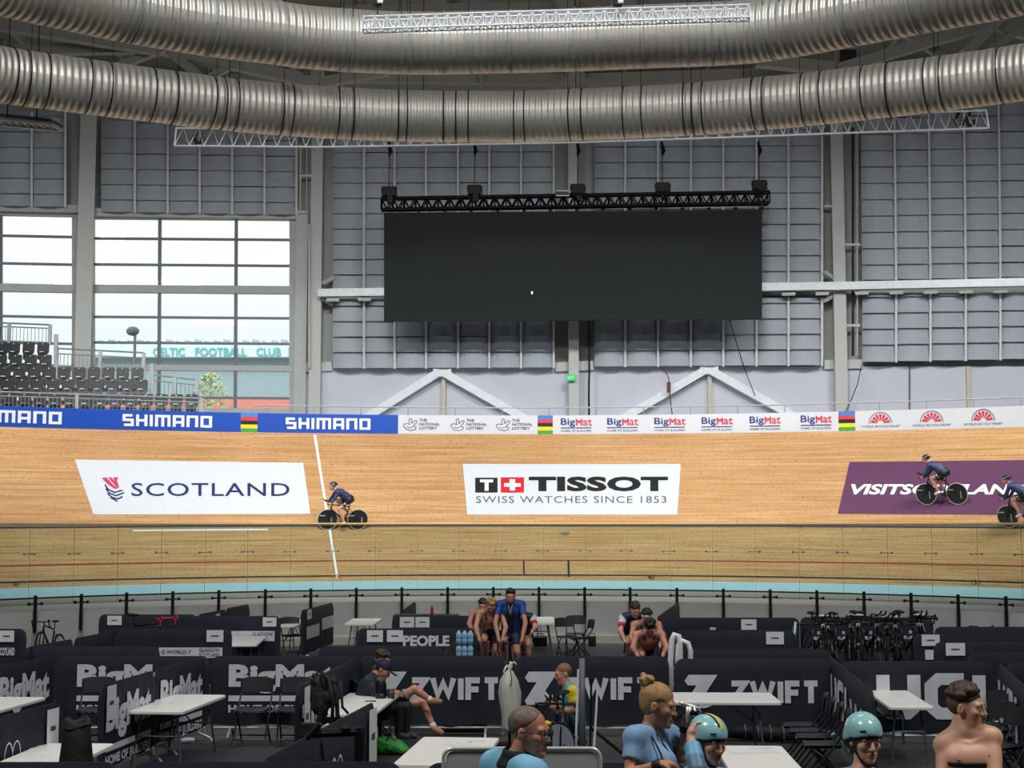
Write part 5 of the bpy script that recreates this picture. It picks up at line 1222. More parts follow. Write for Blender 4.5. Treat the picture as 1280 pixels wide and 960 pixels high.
def hand(w, d, n, s=1.0, curl=.5, thumb=1):
    """w wrist, d hand direction, n palm normal; five bent fingers"""
    w = np.array(w, float); d = np.array(d, float); d /= np.linalg.norm(d); n = np.array(n, float); n -= d * (n @ d); n /= np.linalg.norm(n); x = np.cross(d, n) * thumb; pr = [cap(w, w + d * .05 * s, .026 * s, .03 * s, .01)]
    P = lambda a, b, c: w + (d * a + x * b + n * c) * s
    pr += [cap(P(.05, -.025, 0), P(.085, -.03, .005), .016 * s, .013 * s, .015), cap(P(.05, .02, 0), P(.088, .028, .003), .018 * s, .013 * s, .015)]
    for b, l in ((.032, .072), (.011, .08), (-.011, .074), (-.031, .058)):
        a0 = P(.085, b, .004); a1 = P(.085 + l * .45 * math.cos(curl), b * 1.1, .004 + l * .45 * math.sin(curl)); a2 = P(.085 + l * (.45 * math.cos(curl) + .5 * math.cos(curl * 2.2)), b * 1.12, .004 + l * (.45 * math.sin(curl) + .5 * math.sin(curl * 2.2)))
        pr += [cap(a0, a1, .0095 * s, .0085 * s, .004), cap(a1, a2, .0085 * s, .007 * s, .003)]
    t1 = P(.055, .052, .018); t2 = P(.085, .056, .035); pr += [cap(P(.02, .024, .004), t1, .014 * s, .011 * s, .01), cap(t1, t2, .0105 * s, .008 * s, .003)]
    return pr
def lerp(a, b, t): return tuple(np.array(a, float) * (1 - t) + np.array(b, float) * t)
def build_body(J, g=1.0, fat=1.0, legs=True, hands=True, f_=None):
    """prims of torso and limbs from joints: hip, chest, neck, shL, shR, elL, elR, haL, haR, hipL, hipR, knL, knR, anL, anR, toL, toR"""
    A = {k: np.array(v, float) for k, v in J.items() if not k.startswith('_')}; G = g
    pr = [cap(A['hip'], lerp(A['hip'], A['chest'], .5), .125 * G * fat, .118 * G * fat, .05), cap(lerp(A['hip'], A['chest'], .5), A['chest'], .115 * G * fat, .125 * G * fat, .05), cap(A['chest'], A['neck'], .10 * G, .062 * G, .05), cap(A['neck'], A['head'], .054 * G, .051 * G, .03)]
    for s in 'LR':
        sd = A['sh' + s]; rb = lerp(A['chest'], sd, .45); pr += [cap(lerp(A['hip'], A['hip' + s], .55), lerp(rb, A['hip' + s], .12), .085 * G * fat, .088 * G * fat, .05), cap(lerp(rb, A['hip'], .12), lerp(A['neck'], sd, .62), .088 * G, .05 * G, .05), cap(A['neck'], sd, .05 * G, .052 * G, .04)]
        pr += [ell(sd, np.array((.064, .062, .064)) * G, .03), cap(sd, A['el' + s], .05 * G, .04 * G, .02), cap(A['el' + s], lerp(A['el' + s], A['ha' + s], .3), .039 * G, .041 * G, .02), cap(lerp(A['el' + s], A['ha' + s], .3), A['ha' + s], .041 * G, .027 * G, .01)]
        if legs:
            pr += [cap(A['hip' + s], A['kn' + s], .088 * G * fat, .056 * G, .03), cap(A['kn' + s], lerp(A['kn' + s], A['an' + s], .32), .053 * G, .056 * G, .02), cap(lerp(A['kn' + s], A['an' + s], .32), A['an' + s], .056 * G, .034 * G, .01), cap(A['an' + s], A['to' + s], .036 * G, .028 * G, .02)]
    return pr
def torso_cloth(J, o=.012, g=1.0, fat=1.0, sleeve=.55, long=False, nov=False):
    A = {k: np.array(v, float) for k, v in J.items() if not k.startswith('_')}; G = g
    pr = [cap(A['hip'], lerp(A['hip'], A['chest'], .5), .125 * G * fat + o, .118 * G * fat + o, .05), cap(lerp(A['hip'], A['chest'], .5), A['chest'], .115 * G * fat + o, .125 * G * fat + o, .05), cap(A['chest'], lerp(A['chest'], A['neck'], .8), .10 * G + o, .062 * G + o, .05)]
    for s in 'LR':
        sd = A['sh' + s]; rb = lerp(A['chest'], sd, .45); pr += [cap(lerp(A['hip'], A['hip' + s], .55), lerp(rb, A['hip' + s], .12), .085 * G * fat + o, .088 * G * fat + o, .05), cap(lerp(rb, A['hip'], .12), lerp(A['neck'], sd, .62), .088 * G + o, .05 * G + o, .05)]
        if not nov: pr += [cap(lerp(A['neck'], sd, .2), sd, .05 * G + o, .052 * G + o, .04), ell(sd, np.array((.064, .062, .064)) * G + o, .03)]
        if sleeve > 0: pr += [cap(sd, lerp(sd, A['el' + s], min(1, sleeve)), .05 * G + o, .044 * G + o * 1.3, .02, not long)]
        if long: pr += [cap(A['el' + s], lerp(A['el' + s], A['ha' + s], .9), .041 * G + o, .03 * G + o, .02, True)]
    return pr
def shorts(J, o=.012, g=1.0, fat=1.0, t=.75):
    A = {k: np.array(v, float) for k, v in J.items() if not k.startswith('_')}; G = g; pr = [cap(A['hip'], lerp(A['hip'], A['chest'], .25), .125 * G * fat + o, .12 * G * fat + o, .05)]
    for s in 'LR': pr += [cap(lerp(A['hip'], A['hip' + s], .5), A['hip' + s], .09 * G * fat + o, .09 * G * fat + o, .05), cap(A['hip' + s], lerp(A['hip' + s], A['kn' + s], t), .088 * G * fat + o, (.088 + (.056 - .088) * t) * G + o, .03, True)]
    return pr
def shoe(an, to, o=.012, g=1.0):
    an, to = np.array(an, float), np.array(to, float); return [cap(an + (0, 0, -.012), to, .04 * g + o, .03 * g + o * .7, .02)]
M_jn = mat('navy cycling jersey', (48, 62, 100), .55, var=.1); M_sh = mat('black shorts', (22, 24, 30), .5); M_jr = mat('red jersey trim', (196, 70, 90), .55); M_shoe = mat('white shoe', (226, 228, 228), .4)
M_helm = mat('dark helmet shell', (30, 32, 40), .3, coat=.4); M_bib = mat('navy bib shorts', (30, 36, 64), .55)
def person(label, loc, rz, group=None, tilt=0.0, sc=1.0):
    t = thing('person', label, 'person', loc, rz, group); t.rotation_euler = (tilt, 0, rz); t.scale = (sc, sc, sc); return t
# ---- riders on the track
def track_rider(px0, px1, py, label, blabel, lean=-.22, sc=1.0, ph_=0):
    f, q = trk_px((px0 + px1) / 2, py); p = trk(f, q, .0); rz = PI - f
    p = p + Vector((0, 0, .01)); t = bike(blabel, p, rz, 'disc', 'aero', tilt=lean, sc=sc, tyre=M_tyre_c, grp='track bikes being ridden'); 
    u = 1 if ph_ == 0 else -1
    J = dict(hip=(-.2, 0, 1.0), hipL=(-.17, .085, .98), hipR=(-.17, -.085, .98), chest=(.1, 0, 1.2), neck=(.26, 0, 1.30), head=(.34, 0, 1.36), shL=(.22, .16, 1.25), shR=(.22, -.16, 1.25), elL=(.32, .2, 1.05), elR=(.32, -.2, 1.05), haL=(.44, .215, .91), haR=(.44, -.215, .91),
             knL=(.15, .1, .70), anL=(-.03, .11, .25), toL=(.10, .11, .19), knR=(.2, -.1, .92), anR=(-.2, -.11, .52), toR=(-.08, -.11, .45))
    if ph_: J['knL'], J['anL'], J['toL'] = (.22, .1, .84), (.03, .11, .42), (.15, .11, .36); J['knR'], J['anR'], J['toR'] = (.1, -.1, .72), (-.14, -.11, .3), (-.02, -.11, .22)
    o = person(label, p, rz, 'track riders', lean, sc); H = Head((.38, 0, 1.41), (1, 0, -.25), (0.2, 0, 1)); h = .013
    pr = build_body(J) + H.skull()
    for s in 'LR': pr += hand(J['ha' + s], (.6, 0, -.5), (0, -1 if s == 'L' else 1, -.3), .95, .9, 1 if s == 'L' else -1)
    b = softobj('body', SK['fair'], o, pr, h); H.face(b, HAIR['brown'], h)
    softobj('jersey', M_jn, o, torso_cloth(J, .012, sleeve=1, long=True), h)
    softobj('jersey_back_panel', M_jr, o, [ell((.0, 0, 1.235), (.16, .06, .05), .02, basis((1, 0, .55)).tolist() and np.array(basis((0, 1, 0), (-.4, 0, 1))))], h)
    sh = softobj('shorts', M_sh, o, shorts(J, .014, t=.62), h); m = MB()
    a, c = np.array(J['hipL']), np.array(J['knL']); w = lerp(a, c, .42); m.ell((w[0], w[1] + .075, w[2]), (.07, .012, .05), 12); m.build('thigh_panel', M_white, sh, smooth=True)
    hl = softobj('helmet', M_helm, o, [H.E((0, -.025, .05), (.092, .125, .098)), H.C((0, -.1, .06), (0, -.17, .03), .06, .02, .03), keep(H.P(0, .07, .042), H.R @ np.array((0, -.25, 1)) / 1.03)], h)
    softobj('helmet_band', M_white, hl, [H.E((0, -.02, .068), (.097, .131, .022))], h)
    for s in 'LR': softobj('shoe', M_shoe, o, shoe(J['an' + s], J['to' + s]), h)
    return o
track_rider(411, 445, 662.5, 'track rider in navy kit and dark helmet crossing the white line', 'black disc-wheel track bike crossing the white line, left')
track_rider(1161, 1196, 631.5, 'track rider in navy kit passing over the plum purple sign', 'black disc-wheel track bike over the plum purple sign', ph_=1)
track_rider(1263, 1300, 660.5, 'track rider in navy kit entering at the right edge', 'black disc-wheel track bike at the right edge', ph_=1)
# ---- riders warming up on rollers, facing the camera
M_blue = mat('blue polo shirt', (28, 70, 150), .6); M_wsl = mat('white sleeve', (224, 226, 230), .6); M_rsl = mat('red cuff', (196, 44, 50), .6)
def roller(px, Y, crown, label, blabel, skin, hair, kind, sc=1.1, yaw=0.0, look=(1, 0, -.25), zb=.06):
    x = PY(px, 760, Y).x; rz = -PI / 2 + yaw; base = Vector((x, Y, zb)); s = F / Y; cz = (HC - (crown - 655) / s - zb) / sc; dz = cz - 1.66
    rl_ = thing('roller_trainer', 'black bike rollers under the ' + blabel, 'rollers', (x, Y, 0), rz, 'bike rollers'); m = MB()
    for y in (-.26, .26): m.box((0, y, .03), (1.5, .05, .05))
    m.build('frame', M_dark, rl_); 
    for xx in (-.66, -.42, .54): MB().tube([(xx, -.24, .035), (xx, .24, .035)], .03, 10).build('drum', M_galv, rl_)
    bk_ = bike(blabel, base, rz, 'spoke', 'drop', sc=sc, grp='warm-up bikes')
    hx = .02 if dz > .02 else .14 - dz * .5; hx = max(0.0, hx)
    J = dict(hip=(-.2, 0, 1.02), hipL=(-.18, .085, .99), hipR=(-.18, -.085, .99), chest=(-.06 + hx, 0, 1.32 + dz * .7), neck=(.0 + hx * 1.2, 0, 1.46 + dz), head=(.04 + hx * 1.3, 0, 1.53 + dz), shL=(-.02 + hx * 1.1, .185, 1.41 + dz), shR=(-.02 + hx * 1.1, -.185, 1.41 + dz),
             elL=(.2 + hx * .8, .25, 1.16 + dz * .6), elR=(.2 + hx * .8, -.25, 1.16 + dz * .6), haL=(.42, .19, .95), haR=(.42, -.19, .95), knL=(.15, .11, .72), anL=(-.03, .11, .27), toL=(.1, .11, .2), knR=(.22, -.11, .93), anR=(-.17, -.11, .53), toR=(-.05, -.11, .46))
    o = person(label, base, rz, 'riders warming up', 0, sc); H = Head((.06 + hx * 1.4, 0, 1.545 + dz), look, (.1, 0, 1)); h = .012
    pr = build_body(J) + H.skull()
    for q in 'LR': pr += hand(J['ha' + q], (.7, 0, -.4), (0, -1 if q == 'L' else 1, -.4), .95, .9, 1 if q == 'L' else -1)
    b = softobj('body', SK[skin], o, pr, h); H.face(b, hair, h)
    H.curls(hair, b, h, 46, .02, int(px), )
    softobj('shorts', M_bib, o, shorts(J, .013, t=.62), h)
    if kind in ('bib', 'cap'):
        for q, sg in (('L', 1), ('R', -1)):
            n_, c_, hp = np.array(J['neck']), np.array(J['chest']), np.array(J['hip'])
            softobj('bib_strap', M_sh, o, [cap(hp + (.13, sg * .07, .05), c_ + (.135, sg * .075, 0), .018, .016), cap(c_ + (.135, sg * .075, 0), n_ + (.02, sg * .1, .012), .016, .014), cap(n_ + (.0, sg * .1, .015), c_ + (-.13, sg * .04, 0), .014, .016)], .011)
        softobj('bib_front', M_bib, o, [cap(np.array(J['hip']) + (.045, 0, -.02), lerp(np.array(J['hip']) + (.04, 0, 0), np.array(J['chest']) + (.035, 0, 0), .45), .118, .112)], .012)
    if kind == 'polo':
        softobj('polo_shirt', M_blue, o, torso_cloth(J, .012, .95, sleeve=.6), h); softobj('vest', M_bib, o, torso_cloth(J, .016, .95, sleeve=0, nov=True)[:3] + [cap(lerp(J['hip'], J['chest'], .3), J['chest'], .13, .14)], h); m = MB(); c_ = np.array(J['chest']); n_ = np.array(J['neck']); k_ = n_ + (.075, 0, -.02)
        m.tube([n_ + (.06, .05, .02), k_ + (.03, .02, -.06), c_ + (.158, 0, -.05), k_ + (.03, -.02, -.06), n_ + (.06, -.05, .02)], .006, 5); m.build('lanyard', M_wsl, o)
        softobj('beard', HAIR['dark'], b, [H.E((0, .052, -.082), (.05, .05, .045)), H.E((0, .08, -.1), (.03, .028, .028)), sub(H.E((0, .1, -.066), (.024, .02, .012)), .004)], .008)
    if kind == 'jersey':
        softobj('jersey', M_bib, o, torso_cloth(J, .013, sleeve=.1), h)
        for q in 'LR':
            sl = softobj('sleeve', M_wsl, o, [cap(J['sh' + q], lerp(J['sh' + q], J['el' + q], .55), .068, .06, .02, True), ell(J['sh' + q], (.079, .077, .079))], h)
            softobj('cuff', M_rsl, sl, [cap(lerp(J['sh' + q], J['el' + q], .5), lerp(J['sh' + q], J['el' + q], .68), .063, .06, .01, True)], h)
    if kind == 'cap':
        softobj('headband', M_wsl, o, [H.E((0, -.012, .05), (.092, .112, .094)), keep(H.P(0, .08, .035), H.R @ np.array((0, -.5, 1)) / 1.12), keep(H.P(0, .08, .082), H.R @ np.array((0, .5, -1)) / 1.12)], .009)
    for q in 'LR': softobj('shoe', M_shoe, o, shoe(J['an' + q], J['to' + q]), h)
    return o
roller(603, 31.2, 747, 'person mostly hidden behind the shirtless blond rider', 'black bike hidden behind the blond rider', 'pink', HAIR['brown'], 'bib', yaw=.05)
roller(653, 31.0, 752, 'rider in white-sleeved jersey half hidden behind the blue polo man', 'black bike behind the blue polo man', 'fair', HAIR['brown'], 'jersey', yaw=-.05)
roller(613, 29.0, 746, 'shirtless blond rider with bib straps leaning over his handlebar', 'black bike ridden by the shirtless blond rider', 'pink', HAIR['blond'], 'bib', look=(1, .12, -.75), yaw=.03)
roller(638, 28.8, 736, 'bearded dark-haired man in blue polo with lanyard on a bike', 'black bike ridden by the blue polo man', 'tan', HAIR['dark'], 'polo', look=(1, 0, -.1))
roller(791, 28.6, 751, 'rider in navy jersey with white and red sleeve, left of the bending rider', 'black bike behind the bending rider, left one', 'fair', HAIR['brown'], 'jersey', look=(1, .1, -.5), yaw=.05)
roller(806, 27.4, 759, 'rider with white headband behind the bending dark-haired rider', 'black bike of the headband rider', 'pink', HAIR['dark'], 'cap', look=(1, 0, -.6))
roller(809, 25.7, 770, 'dark-haired shirtless rider bending low over his handlebar', 'black bike ridden by the bending rider', 'pink', HAIR['dark'], 'bib', look=(1, 0, -1.3))
# ---- seated men at the left table
M_jack = mat('dark teal jacket', (34, 44, 54), .7); M_trou = mat('black trousers', (24, 26, 30), .7); M_capn = mat('navy cap', (22, 28, 56), .7); M_yel = mat('yellow trim', (214, 204, 50), .6); M_tan = mat('tan shoe', (168, 128, 92), .6)
Ys = 22.0
def W3(px, py, Y): return PY(px, py, Y)
def local(o, pts): return {k: tuple(Vector(v) - o) for k, v in pts.items()}
o0 = Vector((W3(452, 880, Ys).x, Ys, 0))
J = local(o0, dict(hip=W3(449, 886, Ys), hipL=W3(456, 890, 22.15), hipR=W3(456, 890, 21.85), chest=W3(456, 862, Ys), neck=W3(463, 849, Ys), head=W3(468, 844, Ys), shL=W3(458, 855, 22.2), shR=W3(456, 855, 21.8), elL=W3(472, 872, 22.25), elR=W3(468, 873, 21.72), haL=W3(490, 868, 22.1), haR=W3(487, 869, 21.8),
     knL=W3(505, 887, 22.15), anL=W3(503, 921, 22.15), toL=W3(515, 925, 22.1), knR=W3(496, 888, 21.85), anR=W3(494, 922, 21.85), toR=W3(506, 926, 21.8)))
o0n = o0 + Vector((.02, .36, 0)); t = person('seated person in navy cap and dark jacket writing at the white table', o0n, 0); hc_ = Vector(W3(474, 840, Ys)) - o0; H = Head(hc_, (1, -.25, -.65), (.5, 0, 1), 1.12); h = .012
pr = build_body(J, 1.05) + H.skull()
for q in 'LR': pr += hand(J['ha' + q], (1, 0, -.15), (0, 0, -1), .95, .5, 1 if q == 'L' else -1)
b = softobj('body', SK['tan'], t, pr, h); H.face(b, HAIR['dark'], h); softobj('jacket', M_jack, t, torso_cloth(J, .02, 1.05, sleeve=1, long=True), h)
A = J; softobj('trousers', M_trou, t, shorts(J, .014, 1.05, t=1.0) + [cap(A['kn' + q], A['an' + q], .072, .055, .02) for q in 'LR'], h); softobj('beard', HAIR['brown'], b, [H.E((0, .05, -.08), (.05, .05, .05)), sub(H.E((0, .1, -.066), (.026, .02, .012)), .004)], .008)
cp = softobj('cap', M_capn, t, [H.E((0, -.01, .045), (.088, .108, .092)), keep(H.P(0, .07, .03), H.R @ np.array((0, -.1, 1)))], .009); softobj('cap_visor', M_capn, cp, [H.E((0, .135, .035), (.068, .075, .010))], .007); softobj('hair', HAIR['dark'], b, [H.E((0, -.02, .01), (.081, .094, .07)), keep(H.P(0, .02, 0), H.R @ np.array((0, -1, .1)))], .01)
for q in 'LR': softobj('shoe', mat('dark trainer', (58, 58, 62), .6), t, shoe(J['an' + q], J['to' + q]), h)
Y2 = 22.95; o1 = Vector((W3(470, 880, Y2).x, Y2, 0))
J = local(o1, dict(hip=W3(470, 884, Y2), hipL=W3(478, 888, 23.1), hipR=W3(478, 887, 22.8), chest=W3(466, 856, Y2), neck=W3(469, 838, Y2), head=W3(471, 832, Y2), shL=W3(469, 845, 23.16), shR=W3(466, 845, 22.76), elL=W3(478, 866, 23.2), elR=W3(476, 867, 22.65), haL=W3(497, 868, 22.9), haR=W3(495, 869, 22.7),
     knR=W3(515, 862, 22.72), anR=W3(535, 876, 22.75), toR=W3(547, 878, 22.8), knL=W3(525, 879, 23.05), anL=W3(539, 910, 23.0), toL=W3(549, 917, 22.9)))
t = person('seated dark-haired person in shorts with crossed bare legs', o1 + Vector((.03, .1, 0)), 0); hc_ = Vector(W3(474, 826, Y2)) - o1; H = Head(hc_, (1, -.15, -.25), (.15, 0, 1), 1.12)
pr = build_body(J, 1.05) + H.skull()
for q in 'LR': pr += hand(J['ha' + q], (1, 0, -.1), (0, 0, -1), .95, .6, 1 if q == 'L' else -1)
b = softobj('body', SK['pink'], t, pr, h); H.face(b, HAIR['dark'], h); H.curls(HAIR['brown'], b, .009, 60, .022, 5); softobj('shirt', M_jack, t, torso_cloth(J, .018, 1.05, sleeve=.6), h)
softobj('collar', M_yel, t, [cap(lerp(J['neck'], J['shL'], .3), lerp(J['neck'], J['shR'], .3), .068, .068), cap(lerp(J['neck'], J['chest'], .1), J['neck'], .074, .07), sub(cap(J['neck'], J['head'], .06, .06), .005)], .01)
softobj('shorts', M_trou, t, shorts(J, .022, 1.05, t=.72), h); softobj('shorts_hem', mat('grey hem', (150, 152, 150), .6), t, [cap(lerp(J['hip' + q], J['kn' + q], .66), lerp(J['hip' + q], J['kn' + q], .76), .092, .088, .01, True) for q in 'LR'], .01)
for q in 'LR': softobj('shoe', M_tan, t, shoe(J['an' + q], J['to' + q], .014, 1.05), h); softobj('sock', M_wsl, t, [cap(lerp(J['an' + q], J['kn' + q], .02), lerp(J['an' + q], J['kn' + q], .16), .05, .05, .01, True)], h)
for i, (oo, lb) in enumerate(((o0n, 'black stool under the cap man'), (o1 + Vector((.03, .1, 0)), 'black stool under the person in shorts'))):
    st_ = thing('stool', lb, 'stool', (oo.x - (.03 if i == 0 else -.02), oo.y, 0)); MB().lathe([(0, .34), (.17, .345), (.17, .38), (0, .385)], 20).build('seat', M_rubber, st_); MB().tube([(0, 0, .03), (0, 0, .35)], .03, 8).build('column', M_dark, st_); MB().lathe([(0, 0), (.2, 0), (.2, .03), (0, .04)], 20).build('base', M_dark, st_)
# ---- man with phone behind his bike
Yt = 21.2; o2 = Vector((W3(712, 900, Yt).x, Yt, 0)); M_tq = mat('turquoise jersey', (50, 168, 178), .55, var=.1); M_yj = mat('yellow jersey panel', (222, 196, 40), .55)
J = local(o2, dict(hip=W3(718, 904, Yt), hipL=W3(713, 906, 21.05), hipR=W3(716, 906, 21.4), chest=W3(716, 876, Yt), neck=W3(711, 859, Yt), head=W3(707, 853, Yt), shL=W3(716, 866, 20.98), shR=W3(710, 866, 21.42), elL=W3(719, 890, 20.85), elR=W3(697, 888, 21.4), haL=W3(697, 886, 20.85), haR=W3(690, 880, 21.1),
     knL=W3(688, 913, 20.95), anL=W3(692, 942, 20.95), toL=W3(682, 945, 20.9), knR=W3(690, 911, 21.45), anR=W3(694, 940, 21.45), toR=W3(684, 943, 21.4)))
t = person('crop-haired person in turquoise and yellow jersey looking at a phone', o2, 0); hc_ = Vector(W3(704.5, 842, Yt)) - o2; H = Head(hc_, (-1, -.25, -.28), (-.15, 0, 1), 1.1)
pr = build_body(J, 1.2, .95) + H.skull()
for q in 'LR': pr += hand(J['ha' + q], (-.8, 0, .4), (0, 1 if q == 'L' else -1, .2), .95, .7, 1 if q == 'R' else -1)
b = softobj('body', SK['pink'], t, pr, h); H.face(b, HAIR['fairbrown'], h); H.cropped(HAIR['fairbrown'], b, .01); softobj('jersey', M_tq, t, torso_cloth(J, .016, 1.2, .95, sleeve=.5), h)
softobj('jersey_panel', M_yj, t, [ell(J['shL'], (.1, .1, .105)), cap(J['shL'], lerp(J['shL'], J['elL'], .42), .084, .075, .02), ell(lerp(J['hip'], J['chest'], .35), (.14, .165, .08))], h); softobj('shorts', M_bib, t, shorts(J, .014, 1.05, t=.6), h)
for q in 'LR': softobj('shoe', M_shoe, t, shoe(J['an' + q], J['to' + q]), h)
ph = thing('phone', 'dark phone held up by the person in turquoise', 'phone', Vector(W3(685.5, 874, 21.05))); MB().box((0, 0, 0), (.012, .075, .15)).build('body', M_dark, ph, bevel=.004); MB().box((.0065, 0, 0), (.001, .065, .135)).build('screen', mat('phone glass', (150, 160, 170), .15), ph); ph.rotation_euler = (0, -.75, .3)
st_ = thing('stool', 'black stool under the phone man', 'stool', (o2.x + .06, o2.y, 0)); MB().lathe([(0, .26), (.17, .265), (.17, .29), (0, .295)], 20).build('seat', M_rubber, st_); MB().tube([(0, 0, .03), (0, 0, .27)], .03, 8).build('column', M_dark, st_); MB().lathe([(0, 0), (.2, 0), (.2, .03), (0, .04)], 20).build('base', M_dark, st_)
bk_ = bike('track bike with pale grey front disc in front of the phone man', (W3(702, 955, 20.3).x, 20.35, .0), -PI / 2 - .16, 'disc', 'aero', sc=1.06, wheeld=M_discg)
for w_ in [k for k in bk_.children if k.name.startswith('wheel') and k.location.x > 0]: w_.rotation_euler = (0, 0, -.62)
o = thing('drink_bottle', 'yellow drink bottle by the glasses man, in front of the grey disc', 'bottle', Vector(W3(679, 905, 19.2))); MB().lathe([(0, -.1), (.036, -.095), (.036, .06), (.02, .085), (.02, .1)], 14, Matrix.Rotation(PI / 2 - .1, 4, 'Y')).build('body', M_yj, o, smooth=True); MB().lathe([(0, .1), (.024, .1), (.024, .13), (0, .13)], 10, Matrix.Rotation(PI / 2 - .1, 4, 'Y')).build('cap', M_rubber, o)
tag(MB().box((0, 0, o.location.z / 2 - .02), (.22, .22, o.location.z - .035)).build('equipment_case', mat('black flight case', (26, 27, 30)), bevel=.02, loc=(o.location.x, 19.2, 0)), 'black case under the yellow bottle behind the glasses man', 'case')
# ---- near people on the low staging deck
struct(MB().box((1.5, 8.6, .2), (14, 4.6, .4)).build('floor_deck', mat('black staging deck', (38, 38, 40), .6)), 'low black staging deck under the nearest people', 'floor')
M_polo = mat('sky blue polo', (120, 182, 214), .7, var=.05, scale=8); M_tee = mat('pale blue T-shirt', (132, 168, 204), .75, var=.06, scale=8); M_lan = mat('black lanyard', (26, 28, 34), .6)
def stand(px, Y, hipx, crown_z, shift=0.0): return Vector((W3(px, 900, Y).x, Y, .4))
def legs_of(o, J, m, h=.014):
    softobj('trousers', m, o, shorts(J, .016, 1.0, t=1.0) + [cap(J['kn' + q], J['an' + q], .074, .06, .02) for q in 'LR'], h)
    for q in 'LR': softobj('shoe', M_rubber, o, shoe(J['an' + q], J['to' + q]), h)
def upright(rz, hz, lean=0.0, w=1.0):
    """standing joints in a frame whose +y is where the chest faces; hz = crown height"""
    k = hz / 1.8
    J = dict(hip=(0, 0, .97), hipL=(-.1, 0, .93), hipR=(.1, 0, .93), chest=(0, .0 + lean * .6, 1.28), neck=(0, -.005 + lean, 1.49), head=(0, .01 + lean, 1.58), shL=(-.185 * w, -.01 + lean, 1.44), shR=(.185 * w, -.01 + lean, 1.44), elL=(-.25 * w, 0.02 + lean, 1.14), elR=(.25 * w, .02 + lean, 1.14), haL=(-.2, .22 + lean, .98), haR=(.2, .22 + lean, .98),
             knL=(-.1, .03, .5), knR=(.1, .03, .5), anL=(-.1, 0, .09), anR=(.1, 0, .09), toL=(-.12, .16, .04), toR=(.12, .16, .04))
    R = Matrix.Rotation(rz, 3, 'Z'); return {q: tuple(R @ Vector((v[0] * (1 if q in ('hip',) else 1), v[1], v[2] * k))) for q, v in J.items()}
NH = .0065
# man with glasses, seen from behind his right shoulder, face turned to the right
Ym = 8.25; o = Vector((W3(652, 900, Ym).x, Ym, .4)); crown = HC - (881 - 655) / (F / Ym) - .4; J = upright(-1.0, crown)
t = person('person with glasses in sky blue polo with black collar, bottom middle', o, 0); hp = Vector(W3(660.5, 914, Ym)) - o; H = Head(hp, (1, -.42, -.12), (0, 0, 1), 1.04)
J['neck'] = tuple(np.array(J['neck']) + (0, 0, .03)); J['shL'] = tuple(np.array(J['shL']) + (0, 0, .05)); J['shR'] = tuple(np.array(J['shR']) + (0, 0, .05))
dx = hp.x - .06 - J['head'][0]; J = {q: ((v[0] + dx * (1 if q not in ('knL', 'knR', 'anL', 'anR', 'toL', 'toR') else .6)), v[1], v[2]) for q, v in J.items()}; J['head'] = tuple(hp + Vector((-.02, 0, -.05)))
pr = build_body(J, 1.0, 1.02, legs=False) + H.skull(1.1)
for q in 'LR': pr += hand(J['ha' + q], (.8, -.5, -.1), (0, 0, -1), 1, .5, 1 if q == 'L' else -1)
b = softobj('body', SK['tan'], t, pr, NH); H.face(b, HAIR['grey'], NH); H.cropped(HAIR['grey'], b, .006, -.001, .085, .75)
softobj('polo_shirt', M_polo, t, torso_cloth(J, .02, 1.0, 1.02, sleeve=.7), .008)
n_ = np.array(J['neck']); softobj('collar', mat('black collar', (22, 22, 26), .7), t, [cap(n_ + (0, 0, -.02), n_ + (.012, -.005, .035), .098, .082, .02), sub(cap(n_, n_ + (.02, -.01, .1), .067, .064), .004), keep(n_ + (0, 0, -.004), (-.1, .05, 1))], .006)
gl = bpy.data.objects.new('glasses', None); COL.objects.link(gl); gl.parent = t; gl.empty_display_size = .05; m = MB()
for x in (-1, 1): m.tube([H.P(x * .034 + .022 * math.cos(2 * PI * i / 16), .112 - .0 * i, .0 + .019 * math.sin(2 * PI * i / 16)) for i in range(16)], .0028, 6, True)
m.tube([H.P(-.012, .113, .006), H.P(0, .117, .009), H.P(.012, .113, .006)], .0026, 6)
for x in (-1, 1): m.tube([H.P(x * .056, .110, .008), H.P(x * .074, .08, .008), H.P(x * .083, -.0, .006), H.P(x * .082, -.03, -.012)], .0026, 6)
m.build('frame', M_rubber, gl, smooth=True); m = MB()
for x in (-1, 1): m.add([H.P(x * .034 + .021 * math.cos(2 * PI * i / 16), .112, .018 * math.sin(2 * PI * i / 16)) for i in range(16)], [tuple(range(16))])
m.build('lens', glass('spectacle lens', (.95, .97, .97), .05), gl); legs_of(t, J, M_trou)
# woman with bun
Yw = 9.9; o = Vector((W3(812, 900, Yw).x, Yw, .4)); crown = HC - (852 - 655) / (F / Yw) - .4; J = upright(-1.15, crown, .02, .9)
t = person('fair-haired person with bun and pale blue T-shirt, face turned right', o, 0); hp = Vector(W3(822, 881, Yw)) - o; H = Head(hp, (1, -.28, -.22), (.12, 0, 1), 1.08)
dx = W3(812, 900, Yw).x - o.x + .0; J['head'] = tuple(hp + Vector((-.04, 0, -.06)))
LW = lambda px, py, Y: tuple(Vector(W3(px, py, Y)) - o)
J.update(neck=LW(811, 915, Yw), shR=LW(792, 921, 9.78), shL=LW(838, 919, 10.06), chest=LW(814, 948, Yw), elR=LW(786, 968, 9.7), haR=LW(826, 955, 9.55), elL=LW(851, 947, 10.0), haL=LW(856, 911, 9.95))
pr = build_body(J, .82, .95, legs=False) + H.skull(.92) + hand(J['haR'], (1, -.1, 0), (0, 0, -1), .92, .5, -1) + hand(J['haL'], (.15, -.1, 1), (.6, -.6, 0), .92, .8, 1) + [ell(lerp(J['chest'], J['hip'], .12) + np.array((.06, -.07, .03)), (.075, .07, .075), .05)]
